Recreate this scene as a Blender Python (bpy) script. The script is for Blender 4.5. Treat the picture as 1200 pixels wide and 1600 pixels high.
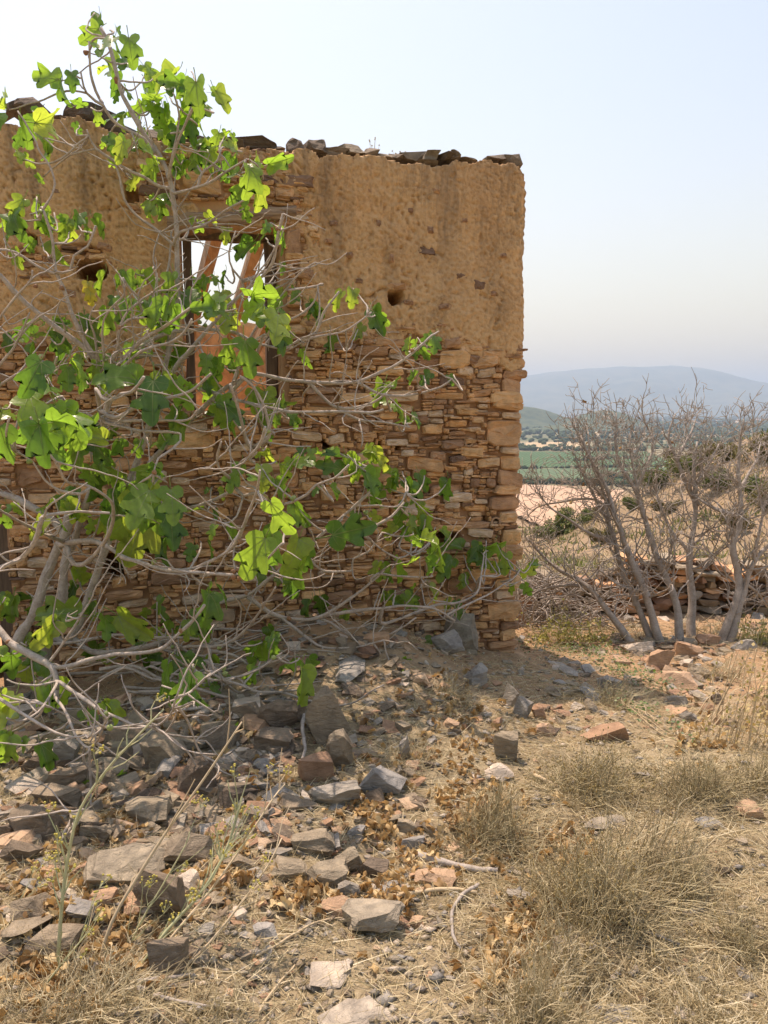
import bpy, bmesh, math, random
import numpy as np
from mathutils import Vector, Matrix

for o in list(bpy.data.objects):
    bpy.data.objects.remove(o)
SC = bpy.context.scene
COL = SC.collection
R = math.radians

# ------------------------------------------------------------------ camera
F = 1200.0                      # focal length in photo pixels (photo is 1200 x 1600)
PITCH = R(7.36)
EYE = 1.6
cam_d = bpy.data.cameras.new('camera')
cam = bpy.data.objects.new('camera', cam_d)
COL.objects.link(cam)
cam.location = (0, 0, EYE)
cam.rotation_euler = (R(90) - PITCH, 0, 0)
cam_d.sensor_fit = 'HORIZONTAL'
cam_d.sensor_width = 36
cam_d.lens = 36
cam_d.clip_start = 0.05
cam_d.clip_end = 60000
SC.camera = cam

# ------------------------------------------------------------------ sky, sun, exposure
SUN_EL = R(66)
SUN_TO = Vector((-0.55, 0.83, 0)).normalized()      # horizontal direction towards the sun
w = bpy.data.worlds.new('World')
SC.world = w
w.use_nodes = True
nt = w.node_tree
sky = nt.nodes.new('ShaderNodeTexSky')
sky.sky_type = 'NISHITA'
sky.sun_disc = False
sky.sun_elevation = SUN_EL
sky.sun_rotation = math.atan2(SUN_TO.x, SUN_TO.y)
sky.altitude = 100
sky.air_density = 2.0
sky.dust_density = 2.0
sky.ozone_density = 1.0
bg = nt.nodes['Background']
bg.inputs['Strength'].default_value = 0.067
nt.links.new(sky.outputs[0], bg.inputs[0])
sun_d = bpy.data.lights.new('sun', 'SUN')
sun_d.energy = 2.1
sun_d.angle = R(0.6)
sun_d.color = (1.0, 0.93, 0.82)
sun = bpy.data.objects.new('sun', sun_d)
COL.objects.link(sun)
sdir = Vector((SUN_TO.x * math.cos(SUN_EL), SUN_TO.y * math.cos(SUN_EL), math.sin(SUN_EL)))
sun.rotation_euler = sdir.to_track_quat('Z', 'Y').to_euler()
sun.location = (0, 0, 30)
SC.view_settings.view_transform = 'Standard'
SC.view_settings.look = 'None'
SC.view_settings.exposure = 1.52
SC.view_settings.use_white_balance = True
SC.view_settings.white_balance_temperature = 7300
SC.view_settings.white_balance_tint = 26
SC.view_settings.gamma = 1
SC.cycles.use_denoising = True
SC.cycles.max_bounces = 8
SC.cycles.transparent_max_bounces = 8
SC.cycles.volume_bounces = 0

# ------------------------------------------------------------------ numbers
rng = np.random.default_rng(7)
rnd = random.Random(11)

def _hash(i, j, s):
    h = (i.astype(np.int64) * 374761393 + j.astype(np.int64) * 668265263 + s * 1442695041) & 0x7fffffff
    h = ((h ^ (h >> 13)) * 1274126177) & 0x7fffffff
    h = h ^ (h >> 16)
    return (h & 0xffff) / 65535.0

def vnoise(x, y, s=0):
    x = np.asarray(x, float); y = np.asarray(y, float)
    i = np.floor(x); j = np.floor(y)
    fx = x - i; fy = y - j
    fx = fx * fx * fx * (fx * (fx * 6 - 15) + 10); fy = fy * fy * fy * (fy * (fy * 6 - 15) + 10)
    a = _hash(i, j, s); b = _hash(i + 1, j, s); c = _hash(i, j + 1, s); d = _hash(i + 1, j + 1, s)
    return (a * (1 - fx) + b * fx) * (1 - fy) + (c * (1 - fx) + d * fx) * fy - 0.5

def fbm(x, y, o=4, s=0):
    t = 0; a = 1.0; f = 1.0
    for k in range(o):
        t = t + a * vnoise(x * f + 17.3 * k, y * f - 9.1 * k, s + k)
        a *= 0.5; f *= 2.03
    return t

def worley(x, y, s=0):
    x = np.asarray(x, float); y = np.asarray(y, float)
    i = np.floor(x); j = np.floor(y)
    d = np.full(x.shape, 9.0)
    for a in (-1, 0, 1):
        for b in (-1, 0, 1):
            ci = i + a; cj = j + b
            px = ci + _hash(ci, cj, s); py = cj + _hash(ci, cj, s + 51)
            d = np.minimum(d, np.hypot(x - px, y - py))
    return d

def sstep(a, b, x):
    t = np.clip((np.asarray(x, float) - a) / (b - a), 0, 1)
    return t * t * (3 - 2 * t)

cp, sp = math.cos(PITCH), math.sin(PITCH)
def ray(px, py):
    dx = (px - 600) / F; dy = (800 - py) / F
    return np.array([dx, cp + dy * sp, -sp + dy * cp])
def P(px, py, Y):
    d = ray(px, py)
    return np.array([0, 0, EYE]) + d * (Y / d[1])

_ty = np.array([-20000, -300, -20, 0, 3, 9, 45, 620, 30000.])
_tz = np.array([60, 45, 1.5, 0, 0, -.80, -6.9, -60, -60.])
def terrain(X, Y, fine=True):
    X = np.asarray(X, float); Y = np.asarray(Y, float)
    z = np.interp(Y, _ty, _tz)
    z = z + 0.47 * np.exp(-((X + .4) / 1.05) ** 2 - ((Y - 5.1) / 1.35) ** 2)
    z = z + 7.6 * sstep(8, 24, X) * np.exp(-((Y - 45) / 15) ** 2)
    z = z - 0.25 * sstep(2.0, 4.5, X) * np.exp(-((Y - 4.6) / 1.2) ** 2)
    d = np.hypot(X, Y)
    z = z + fbm(X / 60, Y / 60, 3, 5) * 2.2 * sstep(30, 120, d) * (1 - sstep(400, 650, Y))
    z = z + fbm(X / 6, Y / 6, 3, 6) * .5 * sstep(9, 25, d) * (1 - sstep(400, 650, d))
    if fine:
        n = 1 - sstep(12, 30, d)
        z = z + n * (fbm(X * 1.3, Y * 1.3, 3, 1) * .10 + fbm(X * 7, Y * 7, 3, 2) * .028 + fbm(X * 32, Y * 32, 2, 3) * .009)
    return z
_GX0, _GY0, _GS = -8.0, 0.3, .02
_gx, _gy = np.meshgrid(np.arange(801) * _GS + _GX0, np.arange(586) * _GS + _GY0)
_GR = terrain(_gx, _gy)
def tz(x, y):
    a = (x - _GX0) / _GS; b = (y - _GY0) / _GS
    if 0 <= a < 799 and 0 <= b < 584:
        i = int(a); j = int(b); a -= i; b -= j
        return float((_GR[j, i] * (1 - a) + _GR[j, i + 1] * a) * (1 - b) + (_GR[j + 1, i] * (1 - a) + _GR[j + 1, i + 1] * a) * b)
    return float(terrain(np.array([x]), np.array([y]))[0])
_TT = np.geomspace(.8, 20000, 1500)
def G(px, py):
    """where the line of sight through a photo pixel meets the ground"""
    d = ray(px, py)
    for T in (_TT[:500], _TT[499:]):
        below = EYE + d[2] * T < terrain(d[0] * T, d[1] * T)
        if below.any(): break
    k = max(1, int(np.argmax(below))) if below.any() else len(T) - 1
    lo, hi = T[k - 1], T[k]
    for _ in range(12):
        m = (lo + hi) / 2
        if EYE + d[2] * m < tz(d[0] * m, d[1] * m): hi = m
        else: lo = m
    p = d * hi
    return np.array([p[0], p[1], EYE + p[2]])

# ------------------------------------------------------------------ object helpers
def link(o, parent=None):
    COL.objects.link(o)
    if parent is not None:
        o.parent = parent
    return o
def tag(o, label=None, cat=None, group=None, kind=None):
    if label: o['label'] = label
    if cat: o['category'] = cat
    if group: o['group'] = group
    if kind: o['kind'] = kind
    return o
def empty(name, loc, label, cat, group=None):
    o = bpy.data.objects.new(name, None)
    o.empty_display_size = .2
    link(o); o.location = loc
    o.matrix_world = Matrix.Translation(Vector(loc))
    return tag(o, label, cat, group)
def mesh(name, V, Fc, mats, smooth=False, tone=None, mi=None):
    me = bpy.data.meshes.new(name)
    V = np.asarray(V, float)
    if isinstance(Fc, np.ndarray) and Fc.ndim == 2:
        n, k = Fc.shape
        me.vertices.add(len(V)); me.vertices.foreach_set('co', V.ravel())
        me.loops.add(n * k); me.loops.foreach_set('vertex_index', Fc.ravel().astype(np.int32))
        me.polygons.add(n)
        me.polygons.foreach_set('loop_start', np.arange(0, n * k, k, dtype=np.int32))
        me.polygons.foreach_set('loop_total', np.full(n, k, dtype=np.int32))
        me.update(calc_edges=True)
    else:
        me.from_pydata([tuple(v) for v in V], [], [tuple(int(i) for i in f) for f in Fc])
    for m in (mats if isinstance(mats, (list, tuple)) else [mats]):
        me.materials.append(m)
    if smooth:
        me.polygons.foreach_set('use_smooth', np.ones(len(me.polygons), bool))
    if mi is not None:
        me.polygons.foreach_set('material_index', np.asarray(mi, np.int32))
    if tone is not None:
        a = me.attributes.new('tone', 'FLOAT', 'POINT')
        a.data.foreach_set('value', np.broadcast_to(np.asarray(tone, float), (len(V),)).copy())
    me.update()
    return me
def obj(name, me, parent=None, loc=None):
    """one mesh object; loc is in world space, parents are unrotated empties or meshes"""
    o = bpy.data.objects.new(name, me)
    link(o, parent)
    if loc is not None:
        off = Vector((0, 0, 0))
        q = parent
        while q is not None:
            off += q.location; q = q.parent
        o.location = Vector(loc) - off
    return o
def centred(V):
    V = np.asarray(V, float)
    c = np.array([(V[:, 0].min() + V[:, 0].max()) / 2, (V[:, 1].min() + V[:, 1].max()) / 2, V[:, 2].min()])
    return V - c, c
def put(name, V, Fc, mats, parent=None, **k):
    V, c = centred(V)
    return obj(name, mesh(name, V, Fc, mats, **k), parent, c)

class MB:
    def __init__(s): s.V = []; s.F = []; s.T = []; s.M = []; s.n = 0
    def add(s, V, Fc, tone=0.5, m=0):
        V = np.asarray(V, float)
        s.V.append(V); s.F += [tuple(int(i) + s.n for i in f) for f in Fc]
        s.T.append(np.full(len(V), tone)); s.M += [m] * len(Fc); s.n += len(V)
    def put(s, name, mats, parent=None, smooth=False):
        return put(name, np.vstack(s.V), s.F, mats, parent, smooth=smooth, tone=np.concatenate(s.T), mi=s.M)

def tube(pts, rad, sides=6, cap=True):
    pts = np.asarray(pts, float); n = len(pts)
    rad = np.broadcast_to(np.asarray(rad, float), (n,))
    T = np.gradient(pts, axis=0)
    T /= np.linalg.norm(T, axis=1)[:, None] + 1e-9
    a = np.array([0, 0, 1.]) if abs(T[0][2]) < .9 else np.array([1., 0, 0])
    V = []
    N = np.cross(T[0], a); N /= np.linalg.norm(N)
    ang = np.arange(sides) * 2 * math.pi / sides
    for i in range(n):
        N = N - T[i] * np.dot(N, T[i]); N /= np.linalg.norm(N) + 1e-9
        B = np.cross(T[i], N)
        V.append(pts[i] + rad[i] * (np.cos(ang)[:, None] * N + np.sin(ang)[:, None] * B))
    V = np.vstack(V)
    Fc = []
    for i in range(n - 1):
        for k in range(sides):
            k2 = (k + 1) % sides
            Fc.append((i * sides + k, i * sides + k2, (i + 1) * sides + k2, (i + 1) * sides + k))
    if cap:
        Fc.append(tuple(range(sides))[::-1]); Fc.append(tuple((n - 1) * sides + k for k in range(sides)))
    return V, Fc
def catmull(pts, step):
    pts = np.asarray(pts, float)
    if len(pts) < 2: return pts
    E = np.vstack([2 * pts[0] - pts[1], pts, 2 * pts[-1] - pts[-2]])
    out = []
    for i in range(1, len(E) - 2):
        p0, p1, p2, p3 = E[i - 1], E[i], E[i + 1], E[i + 2]
        m = max(2, int(np.linalg.norm(p2 - p1) / step))
        for t in np.arange(m) / m:
            out.append(.5 * (2 * p1 + (p2 - p0) * t + (2 * p0 - 5 * p1 + 4 * p2 - p3) * t * t + (3 * p1 - p0 - 3 * p2 + p3) * t ** 3))
    out.append(E[-2])
    return np.array(out)
def box(c, d, ax=(1, 0, 0), ay=(0, 1, 0), az=(0, 0, 1), jit=0):
    c = np.array(c, float); V = []
    for sx in (-1, 1):
        for sy in (-1, 1):
            for sz in (-1, 1):
                V.append(c + np.array(ax) * sx * d[0] / 2 + np.array(ay) * sy * d[1] / 2 + np.array(az) * sz * d[2] / 2 + rng.uniform(-jit, jit, 3))
    return np.array(V), [(0, 1, 3, 2), (4, 6, 7, 5), (0, 4, 5, 1), (2, 3, 7, 6), (0, 2, 6, 4), (1, 5, 7, 3)]

# ------------------------------------------------------------------ materials
def mat(name, rough=.85, spec=.2):
    m = bpy.data.materials.new(name); m.use_nodes = True
    n = m.node_tree.nodes; b = n['Principled BSDF']
    b.inputs['Roughness'].default_value = rough
    b.inputs['Specular IOR Level'].default_value = spec
    return m, m.node_tree, b
def N(t, ty, **k):
    n = t.nodes.new(ty)
    for a, v in k.items(): setattr(n, a, v)
    return n
def noise(t, scale, detail=5, rough=.55, vec=None, dist=0):
    n = N(t, 'ShaderNodeTexNoise')
    n.inputs['Scale'].default_value = scale; n.inputs['Detail'].default_value = detail
    n.inputs['Roughness'].default_value = rough; n.inputs['Distortion'].default_value = dist
    if vec is not None: t.links.new(vec, n.inputs['Vector'])
    return n.outputs[0]
def ramp(t, fac, stops, interp='LINEAR'):
    r = N(t, 'ShaderNodeValToRGB'); e = r.color_ramp.elements; r.color_ramp.interpolation = interp
    while len(e) < len(stops): e.new(.5)
    for i, (p, c) in enumerate(stops):
        e[i].position = p; e[i].color = (*c, 1)
    t.links.new(fac, r.inputs[0]); return r.outputs[0]
def mix(t, fac, a, b, mode='MIX'):
    n = N(t, 'ShaderNodeMix', data_type='RGBA', blend_type=mode)
    for s, v in ((0, fac), (6, a), (7, b)):
        if hasattr(v, 'links'): t.links.new(v, n.inputs[s])
        elif s == 0: n.inputs[0].default_value = v
        else: n.inputs[s].default_value = (*v, 1)
    return n.outputs[2]
def geopos(t, scale=(1, 1, 1), rot=(0, 0, 0), obj=False):
    if obj:
        g = N(t, 'ShaderNodeTexCoord').outputs['Object']
    else:
        g = N(t, 'ShaderNodeNewGeometry').outputs['Position']
    m = N(t, 'ShaderNodeMapping'); m.inputs['Scale'].default_value = scale; m.inputs['Rotation'].default_value = rot
    t.links.new(g, m.inputs['Vector']); return m.outputs[0]
def bump(t, b, h, strength=.5, dist=.01, prev=None):
    n = N(t, 'ShaderNodeBump'); n.inputs['Strength'].default_value = strength; n.inputs['Distance'].default_value = dist
    t.links.new(h, n.inputs['Height'])
    if prev is not None: t.links.new(prev, n.inputs['Normal'])
    t.links.new(n.outputs[0], b.inputs['Normal']); return n.outputs[0]
def attr(t, name='tone'):
    return N(t, 'ShaderNodeAttribute', attribute_name=name).outputs['Fac']

def m_earth():
    m, t, b = mat('dry_earth', .95, .1)
    v = geopos(t)
    c1 = ramp(t, noise(t, .9, 6, .6, v), [(.3, (.20, .15, .085)), (.5, (.29, .23, .135)), (.7, (.39, .325, .205))])
    c2 = ramp(t, noise(t, 22, 6, .7, v), [(.3, (.13, .10, .06)), (.55, (.30, .245, .15)), (.75, (.50, .435, .30))])
    near = mix(t, .5, c1, c2)
    # far country: dry grass, scrub and plain
    far1 = ramp(t, noise(t, .02, 6, .6, v), [(.35, (.15, .125, .07)), (.5, (.27, .20, .125)), (.65, (.34, .255, .165))])
    far2 = ramp(t, noise(t, .0035, 6, .65, v), [(.35, (.09, .115, .055)), (.5, (.20, .18, .10)), (.6, (.30, .25, .15))])
    sx = N(t, 'ShaderNodeSeparateXYZ'); t.links.new(v, sx.inputs[0])
    mr = N(t, 'ShaderNodeMapRange'); mr.inputs[1].default_value = 9; mr.inputs[2].default_value = 22; t.links.new(sx.outputs[1], mr.inputs[0])
    mr2 = N(t, 'ShaderNodeMapRange'); mr2.inputs[1].default_value = 350; mr2.inputs[2].default_value = 800; t.links.new(sx.outputs[1], mr2.inputs[0])
    far1 = mix(t, .6, far1, ramp(t, noise(t, 1.1, 6, .75, v), [(.35, (.55, .55, .5)), (.6, (1.15, 1.1, 1.05))]), 'MULTIPLY')
    # clay washed out of the wall has reddened the soil at its foot
    mc = N(t, 'ShaderNodeMapRange'); mc.inputs[1].default_value = 3.6; mc.inputs[2].default_value = 5.2; mc.inputs[4].default_value = .75; t.links.new(sx.outputs[1], mc.inputs[0])
    clay = ramp(t, noise(t, 9, 6, .7, v), [(.3, (.24, .14, .075)), (.55, (.42, .265, .145)), (.75, (.55, .38, .23))])
    near = mix(t, mc.outputs[0], near, clay)
    c = mix(t, mr.outputs[0], near, far1); c = mix(t, mr2.outputs[0], c, far2)
    t.links.new(c, b.inputs['Base Color'])
    p = bump(t, b, noise(t, 60, 5, .7, v), .6, .012)
    vo = N(t, 'ShaderNodeTexVoronoi'); vo.inputs['Scale'].default_value = 55; t.links.new(v, vo.inputs['Vector'])
    bump(t, b, vo.outputs['Distance'], .35, .008, p)
    return m
def m_plaster():
    m, t, b = mat('clay_plaster', .95, .1)
    v = geopos(t)
    c = ramp(t, noise(t, 2.2, 6, .65, v), [(.3, (.42, .24, .105)), (.5, (.62, .365, .16)), (.68, (.70, .44, .205))])
    c2 = ramp(t, noise(t, 38, 5, .75, v), [(.33, (.20, .12, .065)), (.45, (.56, .34, .17)), (.7, (.80, .55, .32))])
    c = mix(t, .45, c, c2)
    pale = ramp(t, noise(t, .8, 5, .7, v, .5), [(.42, (0, 0, 0)), (.62, (.55, .55, .55))])
    c = mix(t, pale, c, (.64, .43, .225))
    dk = ramp(t, noise(t, 3.6, 6, .75, v, .8), [(.56, (0, 0, 0)), (.72, (.7, .7, .7))])
    c = mix(t, dk, c, (.27, .165, .085))
    vs = geopos(t, (5, 5, .55))
    st = ramp(t, noise(t, 1.4, 5, .7, vs), [(.45, (0, 0, 0)), (.68, (1, 1, 1))])
    tone = attr(t, 'tone')          # weathering streaks run down from the wall head
    mu = N(t, 'ShaderNodeMath', operation='MULTIPLY', use_clamp=True); t.links.new(st, mu.inputs[0]); t.links.new(tone, mu.inputs[1])
    c = mix(t, mu.outputs[0], c, (.24, .165, .10))
    t.links.new(c, b.inputs['Base Color'])
    p = bump(t, b, noise(t, 90, 5, .75, v), .7, .008)
    bump(t, b, noise(t, 300, 3, .7, v), .4, .002, p)
    return m
def m_stone(name, stops, lay=(1, 1, 5), white=.15, bs=.55):
    m, t, b = mat(name, .85, .25)
    v = geopos(t)
    base = ramp(t, attr(t), stops)
    n1 = noise(t, 9, 6, .65, v)
    c = mix(t, .55, base, ramp(t, n1, [(.3, (.28, .26, .25)), (.5, (.85, .85, .85)), (.72, (1.5, 1.45, 1.35))]), 'MULTIPLY')
    fl = ramp(t, noise(t, 26, 5, .7, v), [(.62, (0, 0, 0)), (.78, (white, white, white))])
    c = mix(t, fl, c, (.55, .50, .42))
    t.links.new(c, b.inputs['Base Color'])
    vl = geopos(t, lay)
    p = bump(t, b, noise(t, 14, 6, .7, vl, .6), bs, .03)
    bump(t, b, noise(t, 120, 4, .7, v), .35, .004, p)
    return m
def m_wood(name, a, bcol, sc=(30, 30, 2)):
    m, t, b = mat(name, .8, .2)
    v = geopos(t, sc)
    c = ramp(t, noise(t, 1.0, 6, .6, v, .4), [(.3, a), (.7, bcol)])
    t.links.new(c, b.inputs['Base Color']); bump(t, b, noise(t, 1.3, 6, .7, v, .4), .6, .01)
    return m
def m_bark(name, a, bcol, moss=None):
    m, t, b = mat(name, .85, .25)
    v = geopos(t)
    c = ramp(t, noise(t, 18, 6, .65, v), [(.3, a), (.7, bcol)])
    c = mix(t, .35, c, ramp(t, noise(t, 90, 4, .7, v), [(.35, a), (.65, bcol)]))
    t.links.new(c, b.inputs['Base Color']); bump(t, b, noise(t, 110, 4, .7, v), .6, .005)
    return m
def m_leaf(name, stops, trans, tfac, rough=.42):
    m, t, b = mat(name, rough, .5)
    oi = N(t, 'ShaderNodeObjectInfo').outputs['Random']
    tn = attr(t)
    ad = N(t, 'ShaderNodeMath', operation='ADD'); t.links.new(oi, ad.inputs[0]); t.links.new(tn, ad.inputs[1])
    fr = N(t, 'ShaderNodeMath', operation='FRACT'); t.links.new(ad.outputs[0], fr.inputs[0])
    c = ramp(t, fr.outputs[0], stops)
    v = geopos(t)
    c = mix(t, .3, c, ramp(t, noise(t, 45, 4, .6, v), [(.3, (.55, .55, .5)), (.7, (1.35, 1.3, 1.2))]), 'MULTIPLY')
    t.links.new(c, b.inputs['Base Color'])
    bump(t, b, noise(t, 60, 3, .6, v), .35, .004)
    tr = N(t, 'ShaderNodeBsdfTranslucent')
    tc = mix(t, 1.0, c, trans, 'MULTIPLY'); t.links.new(tc, tr.inputs[0])
    ms = N(t, 'ShaderNodeMixShader'); ms.inputs[0].default_value = tfac
    t.links.new(b.outputs[0], ms.inputs[1]); t.links.new(tr.outputs[0], ms.inputs[2])
    t.links.new(ms.outputs[0], t.nodes['Material Output'].inputs[0])
    return m
def m_flat(name, stops, rough=.9, sc=30, spec=.2):
    m, t, b = mat(name, rough, spec)
    v = geopos(t)
    ad = N(t, 'ShaderNodeMath', operation='MULTIPLY_ADD'); ad.inputs[1].default_value = .5
    t.links.new(noise(t, sc, 4, .6, v), ad.inputs[0])
    mu = N(t, 'ShaderNodeMath', operation='MULTIPLY'); mu.inputs[1].default_value = .6; t.links.new(attr(t), mu.inputs[0])
    t.links.new(mu.outputs[0], ad.inputs[2])
    t.links.new(ramp(t, ad.outputs[0], stops), b.inputs['Base Color'])
    return m
EARTH = m_earth()
PLASTER = m_plaster()
WSTONE = m_stone('wall_schist', [(0, (.24, .15, .10)), (.3, (.50, .295, .165)), (.55, (.66, .39, .195)), (.8, (.75, .455, .21)), (1, (.68, .52, .36))], (1, 1, 4.5), .12)
RSTONE = m_stone('loose_schist', [(0, (.15, .115, .085)), (.25, (.28, .22, .15)), (.5, (.39, .325, .22)), (.7, (.37, .355, .31)), (.85, (.50, .435, .33)), (1, (.68, .58, .45))], (1.5, 1.5, 4), .38, .95)
OSTONE = m_stone('rusty_stone', [(0, (.28, .17, .11)), (.5, (.45, .28, .165)), (1, (.60, .44, .28))], (1.5, 1.5, 4), .2, .7)
MORTAR = m_flat('earth_mortar', [(.2, (.34, .20, .11)), (.8, (.60, .36, .19))], .95, 40, .05)
SUNWALL = m_stone('sun_brightened_ochre', [(0, (.62, .36, .15)), (1, (.72, .45, .21))], (1, 1, 1), .3, .3)  # back wall: its sunlit glow is put into this bright orange colour
WOOD = m_wood('weathered_timber', (.17, .11, .07), (.46, .32, .20), (4, 4, 40))
WOODV = m_wood('grey_post_timber', (.08, .055, .04), (.22, .155, .10), (45, 45, 3))
RAFT = m_wood('rafter_timber', (.28, .20, .115), (.50, .375, .23), (20, 6, 6))
BARK = m_bark('fig_bark', (.25, .205, .155), (.60, .53, .44))
BARKD = m_bark('bare_fig_bark', (.22, .19, .15), (.50, .45, .38))
DRYSTEM = m_flat('dry_stem', [(.2, (.36, .27, .16)), (.8, (.60, .49, .31))])
LEAF = m_leaf('fig_leaf', [(0, (.055, .13, .025)), (.4, (.10, .20, .035)), (.8, (.155, .26, .045)), (1, (.23, .31, .06))], (3.4, 3.2, 1.5), .48, .30)
VEIN = m_leaf('fig_leaf_vein', [(0, (.22, .30, .08)), (1, (.30, .38, .12))], (1.6, 1.6, 1.0), .4)
YLEAF = m_leaf('yellow_leaf', [(0, (.42, .38, .04)), (1, (.5, .42, .05))], (1.4, 1.4, 1.0), .45)
FIGG = m_flat('fig_skin_green', [(.2, (.16, .24, .06)), (.8, (.30, .36, .12))], .5, 60, .4)
FIGB = m_flat('fig_skin_brown', [(.2, (.25, .12, .06)), (.8, (.42, .26, .12))], .6, 60, .3)
LITTER = m_leaf('dead_leaf', [(0, (.24, .14, .055)), (.4, (.42, .275, .11)), (.75, (.55, .395, .18)), (1, (.66, .53, .29))], (1.3, 1.1, .9), .25, .7)
STRAW = m_leaf('straw', [(0, (.30, .235, .125)), (.4, (.47, .395, .22)), (.8, (.60, .52, .32)), (1, (.74, .67, .46))], (1.1, 1.0, .8), .2, .7)
SHRUB = m_leaf('dry_shrub_stem', [(0, (.25, .20, .115)), (.5, (.43, .36, .20)), (1, (.57, .50, .29))], (1.1, 1, .8), .15, .8)
SEED = m_leaf('seed_head', [(0, (.42, .33, .14)), (1, (.58, .48, .24))], (1.2, 1.1, .8), .3, .8)
FENN = m_leaf('fennel_stem', [(0, (.40, .44, .24)), (1, (.54, .53, .30))], (1.2, 1.1, .8), .2, .5)
YFLOW = m_leaf('fennel_flower', [(0, (.52, .46, .10)), (1, (.62, .55, .14))], (1.2, 1.2, .8), .3, .7)
IVY = m_leaf('small_green_leaf', [(0, (.045, .09, .025)), (.6, (.09, .16, .04)), (1, (.15, .22, .06))], (2.0, 2.0, 1.0), .35)
YGREEN = m_leaf('weed_leaf', [(0, (.24, .26, .08)), (1, (.50, .46, .18))], (1.6, 1.6, 1.0), .35)
BUSHM = m_leaf('hillside_bush', [(0, (.07, .10, .03)), (.5, (.13, .17, .05)), (1, (.22, .23, .08))], (1.5, 1.5, .9), .25, .7)
FARTREE = m_flat('far_tree', [(.1, (.03, .05, .025)), (.9, (.075, .10, .045))], .95, .05, .05)
# ================================================================== ground
def build_ground():
    a1 = np.linspace(R(-36), R(36), 460)
    a2 = np.linspace(R(36), R(324), 60)[1:-1]
    A = np.concatenate([a1, a2])
    rad = np.concatenate([[0.25, .6, .9], np.geomspace(1.15, 12, 380), np.geomspace(12, 400, 130)[1:], np.geomspace(400, 18500, 60)[1:]])
    nr, na = len(rad), len(A)
    RR, AA = np.meshgrid(rad, A, indexing='ij')
    X = RR * np.sin(AA); Y = RR * np.cos(AA)
    Z = terrain(X, Y)
    V = np.stack([X, Y, Z], -1).reshape(-1, 3)
    V = np.vstack([V, [0, 0, tz(0, 0)]])
    i = np.arange(nr - 1)[:, None]; k = np.arange(na)[None, :]; k2 = (k + 1) % na
    Fq = np.stack([i * na + k, i * na + k2 + 0 * i, (i + 1) * na + k2, (i + 1) * na + k], -1).reshape(-1, 4)[:, ::-1]
    o = obj('ground', mesh('ground', V, Fq, EARTH, smooth=True))
    tag(o, kind='structure')
    c = len(V) - 1
    kk = np.arange(na)
    cap = np.stack([np.full(na, c), (kk + 1) % na, kk], -1)
    # centre under the camera
    o2 = mesh('ground_centre', V[np.r_[kk, c]], np.stack([np.full(na, na), (kk + 1) % na, kk], -1), EARTH, smooth=True)
    bm = bmesh.new(); bm.from_mesh(o.data); bm.from_mesh(o2); bmesh.ops.remove_doubles(bm, verts=bm.verts[-(na + 2):], dist=1e-5)
    bm.to_mesh(o.data); bm.free(); bpy.data.meshes.remove(o2)
build_ground()

# ---- far fields, draped on the plain
def GF(px, py):
    """the same for the far plain, past the near hill"""
    d = ray(px, py)
    if d[2] < 0:
        t = (EYE + 60) / -d[2]
        if d[1] * t > 640: return np.array([d[0] * t, d[1] * t, -60.0])
    return G(px, py)
def drape(name, corners, mats, lift, nu=14, nv=8):
    """corners: 4 photo pixels (far-left, far-right, near-right, near-left)"""
    g = [GF(*c) for c in corners]
    V = []
    for j in range(nv + 1):
        for i in range(nu + 1):
            s, t = i / nu, j / nv
            p = (g[0] * (1 - s) + g[1] * s) * (1 - t) + (g[3] * (1 - s) + g[2] * s) * t
            V.append((p[0], p[1], tz(p[0], p[1]) + lift))
    Fc = [(j * (nu + 1) + i, (j + 1) * (nu + 1) + i, (j + 1) * (nu + 1) + i + 1, j * (nu + 1) + i + 1) for j in range(nv) for i in range(nu)]
    o = put(name, V, Fc, mats)
    return tag(o, kind='structure')
def m_field(name, a, b, rows=0, ang=0.0):
    m, t, bs = mat(name, .95, .05)
    v = geopos(t)
    c = ramp(t, noise(t, .03, 5, .6, v), [(.3, a), (.7, b)])
    if rows:
        wv = N(t, 'ShaderNodeTexWave'); wv.inputs['Scale'].default_value = rows; wv.inputs['Distortion'].default_value = .4
        vv = geopos(t, (1, 1, 1), (0, 0, ang)); t.links.new(vv, wv.inputs['Vector'])
        c = mix(t, wv.outputs['Fac'], c, tuple(x * .6 for x in a))
    t.links.new(c, bs.inputs['Base Color'])
    return m
PINK = m_field('ploughed_field', (.42, .28, .185), (.50, .35, .235))
TAN = m_field('stubble_field', (.40, .30, .17), (.46, .36, .22))
VINE = m_field('vineyard', (.075, .135, .06), (.11, .18, .085), .06, .3)
VINE2 = m_field('young_vineyard', (.11, .17, .09), (.16, .21, .12), .05, .5)
DARKG = m_field('orchard', (.045, .08, .04), (.08, .11, .055))
drape('field', [(800, 757), (975, 763), (955, 795), (800, 806)], PINK, .35, 60, 40)
drape('field', [(800, 706), (1010, 706), (1060, 728), (800, 732)], VINE, .6)
drape('field', [(800, 734), (1060, 730), (1050, 753), (800, 754)], VINE2, .6)
drape('field', [(822, 692), (905, 690), (925, 703), (820, 704)], TAN, .6)
drape('field', [(930, 672), (1040, 671), (1050, 678), (925, 680)], TAN, .7)
drape('field', [(1120, 655), (1230, 654), (1240, 660), (1115, 661)], TAN, .8)
drape('field', [(1040, 690), (1150, 689), (1160, 700), (1050, 702)], DARKG, .7)
drape('field', [(880, 683), (960, 682), (965, 689), (875, 690)], DARKG, .7)
drape('field', [(640, 700), (800, 700), (800, 745), (640, 745)], VINE, .7)

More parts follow.
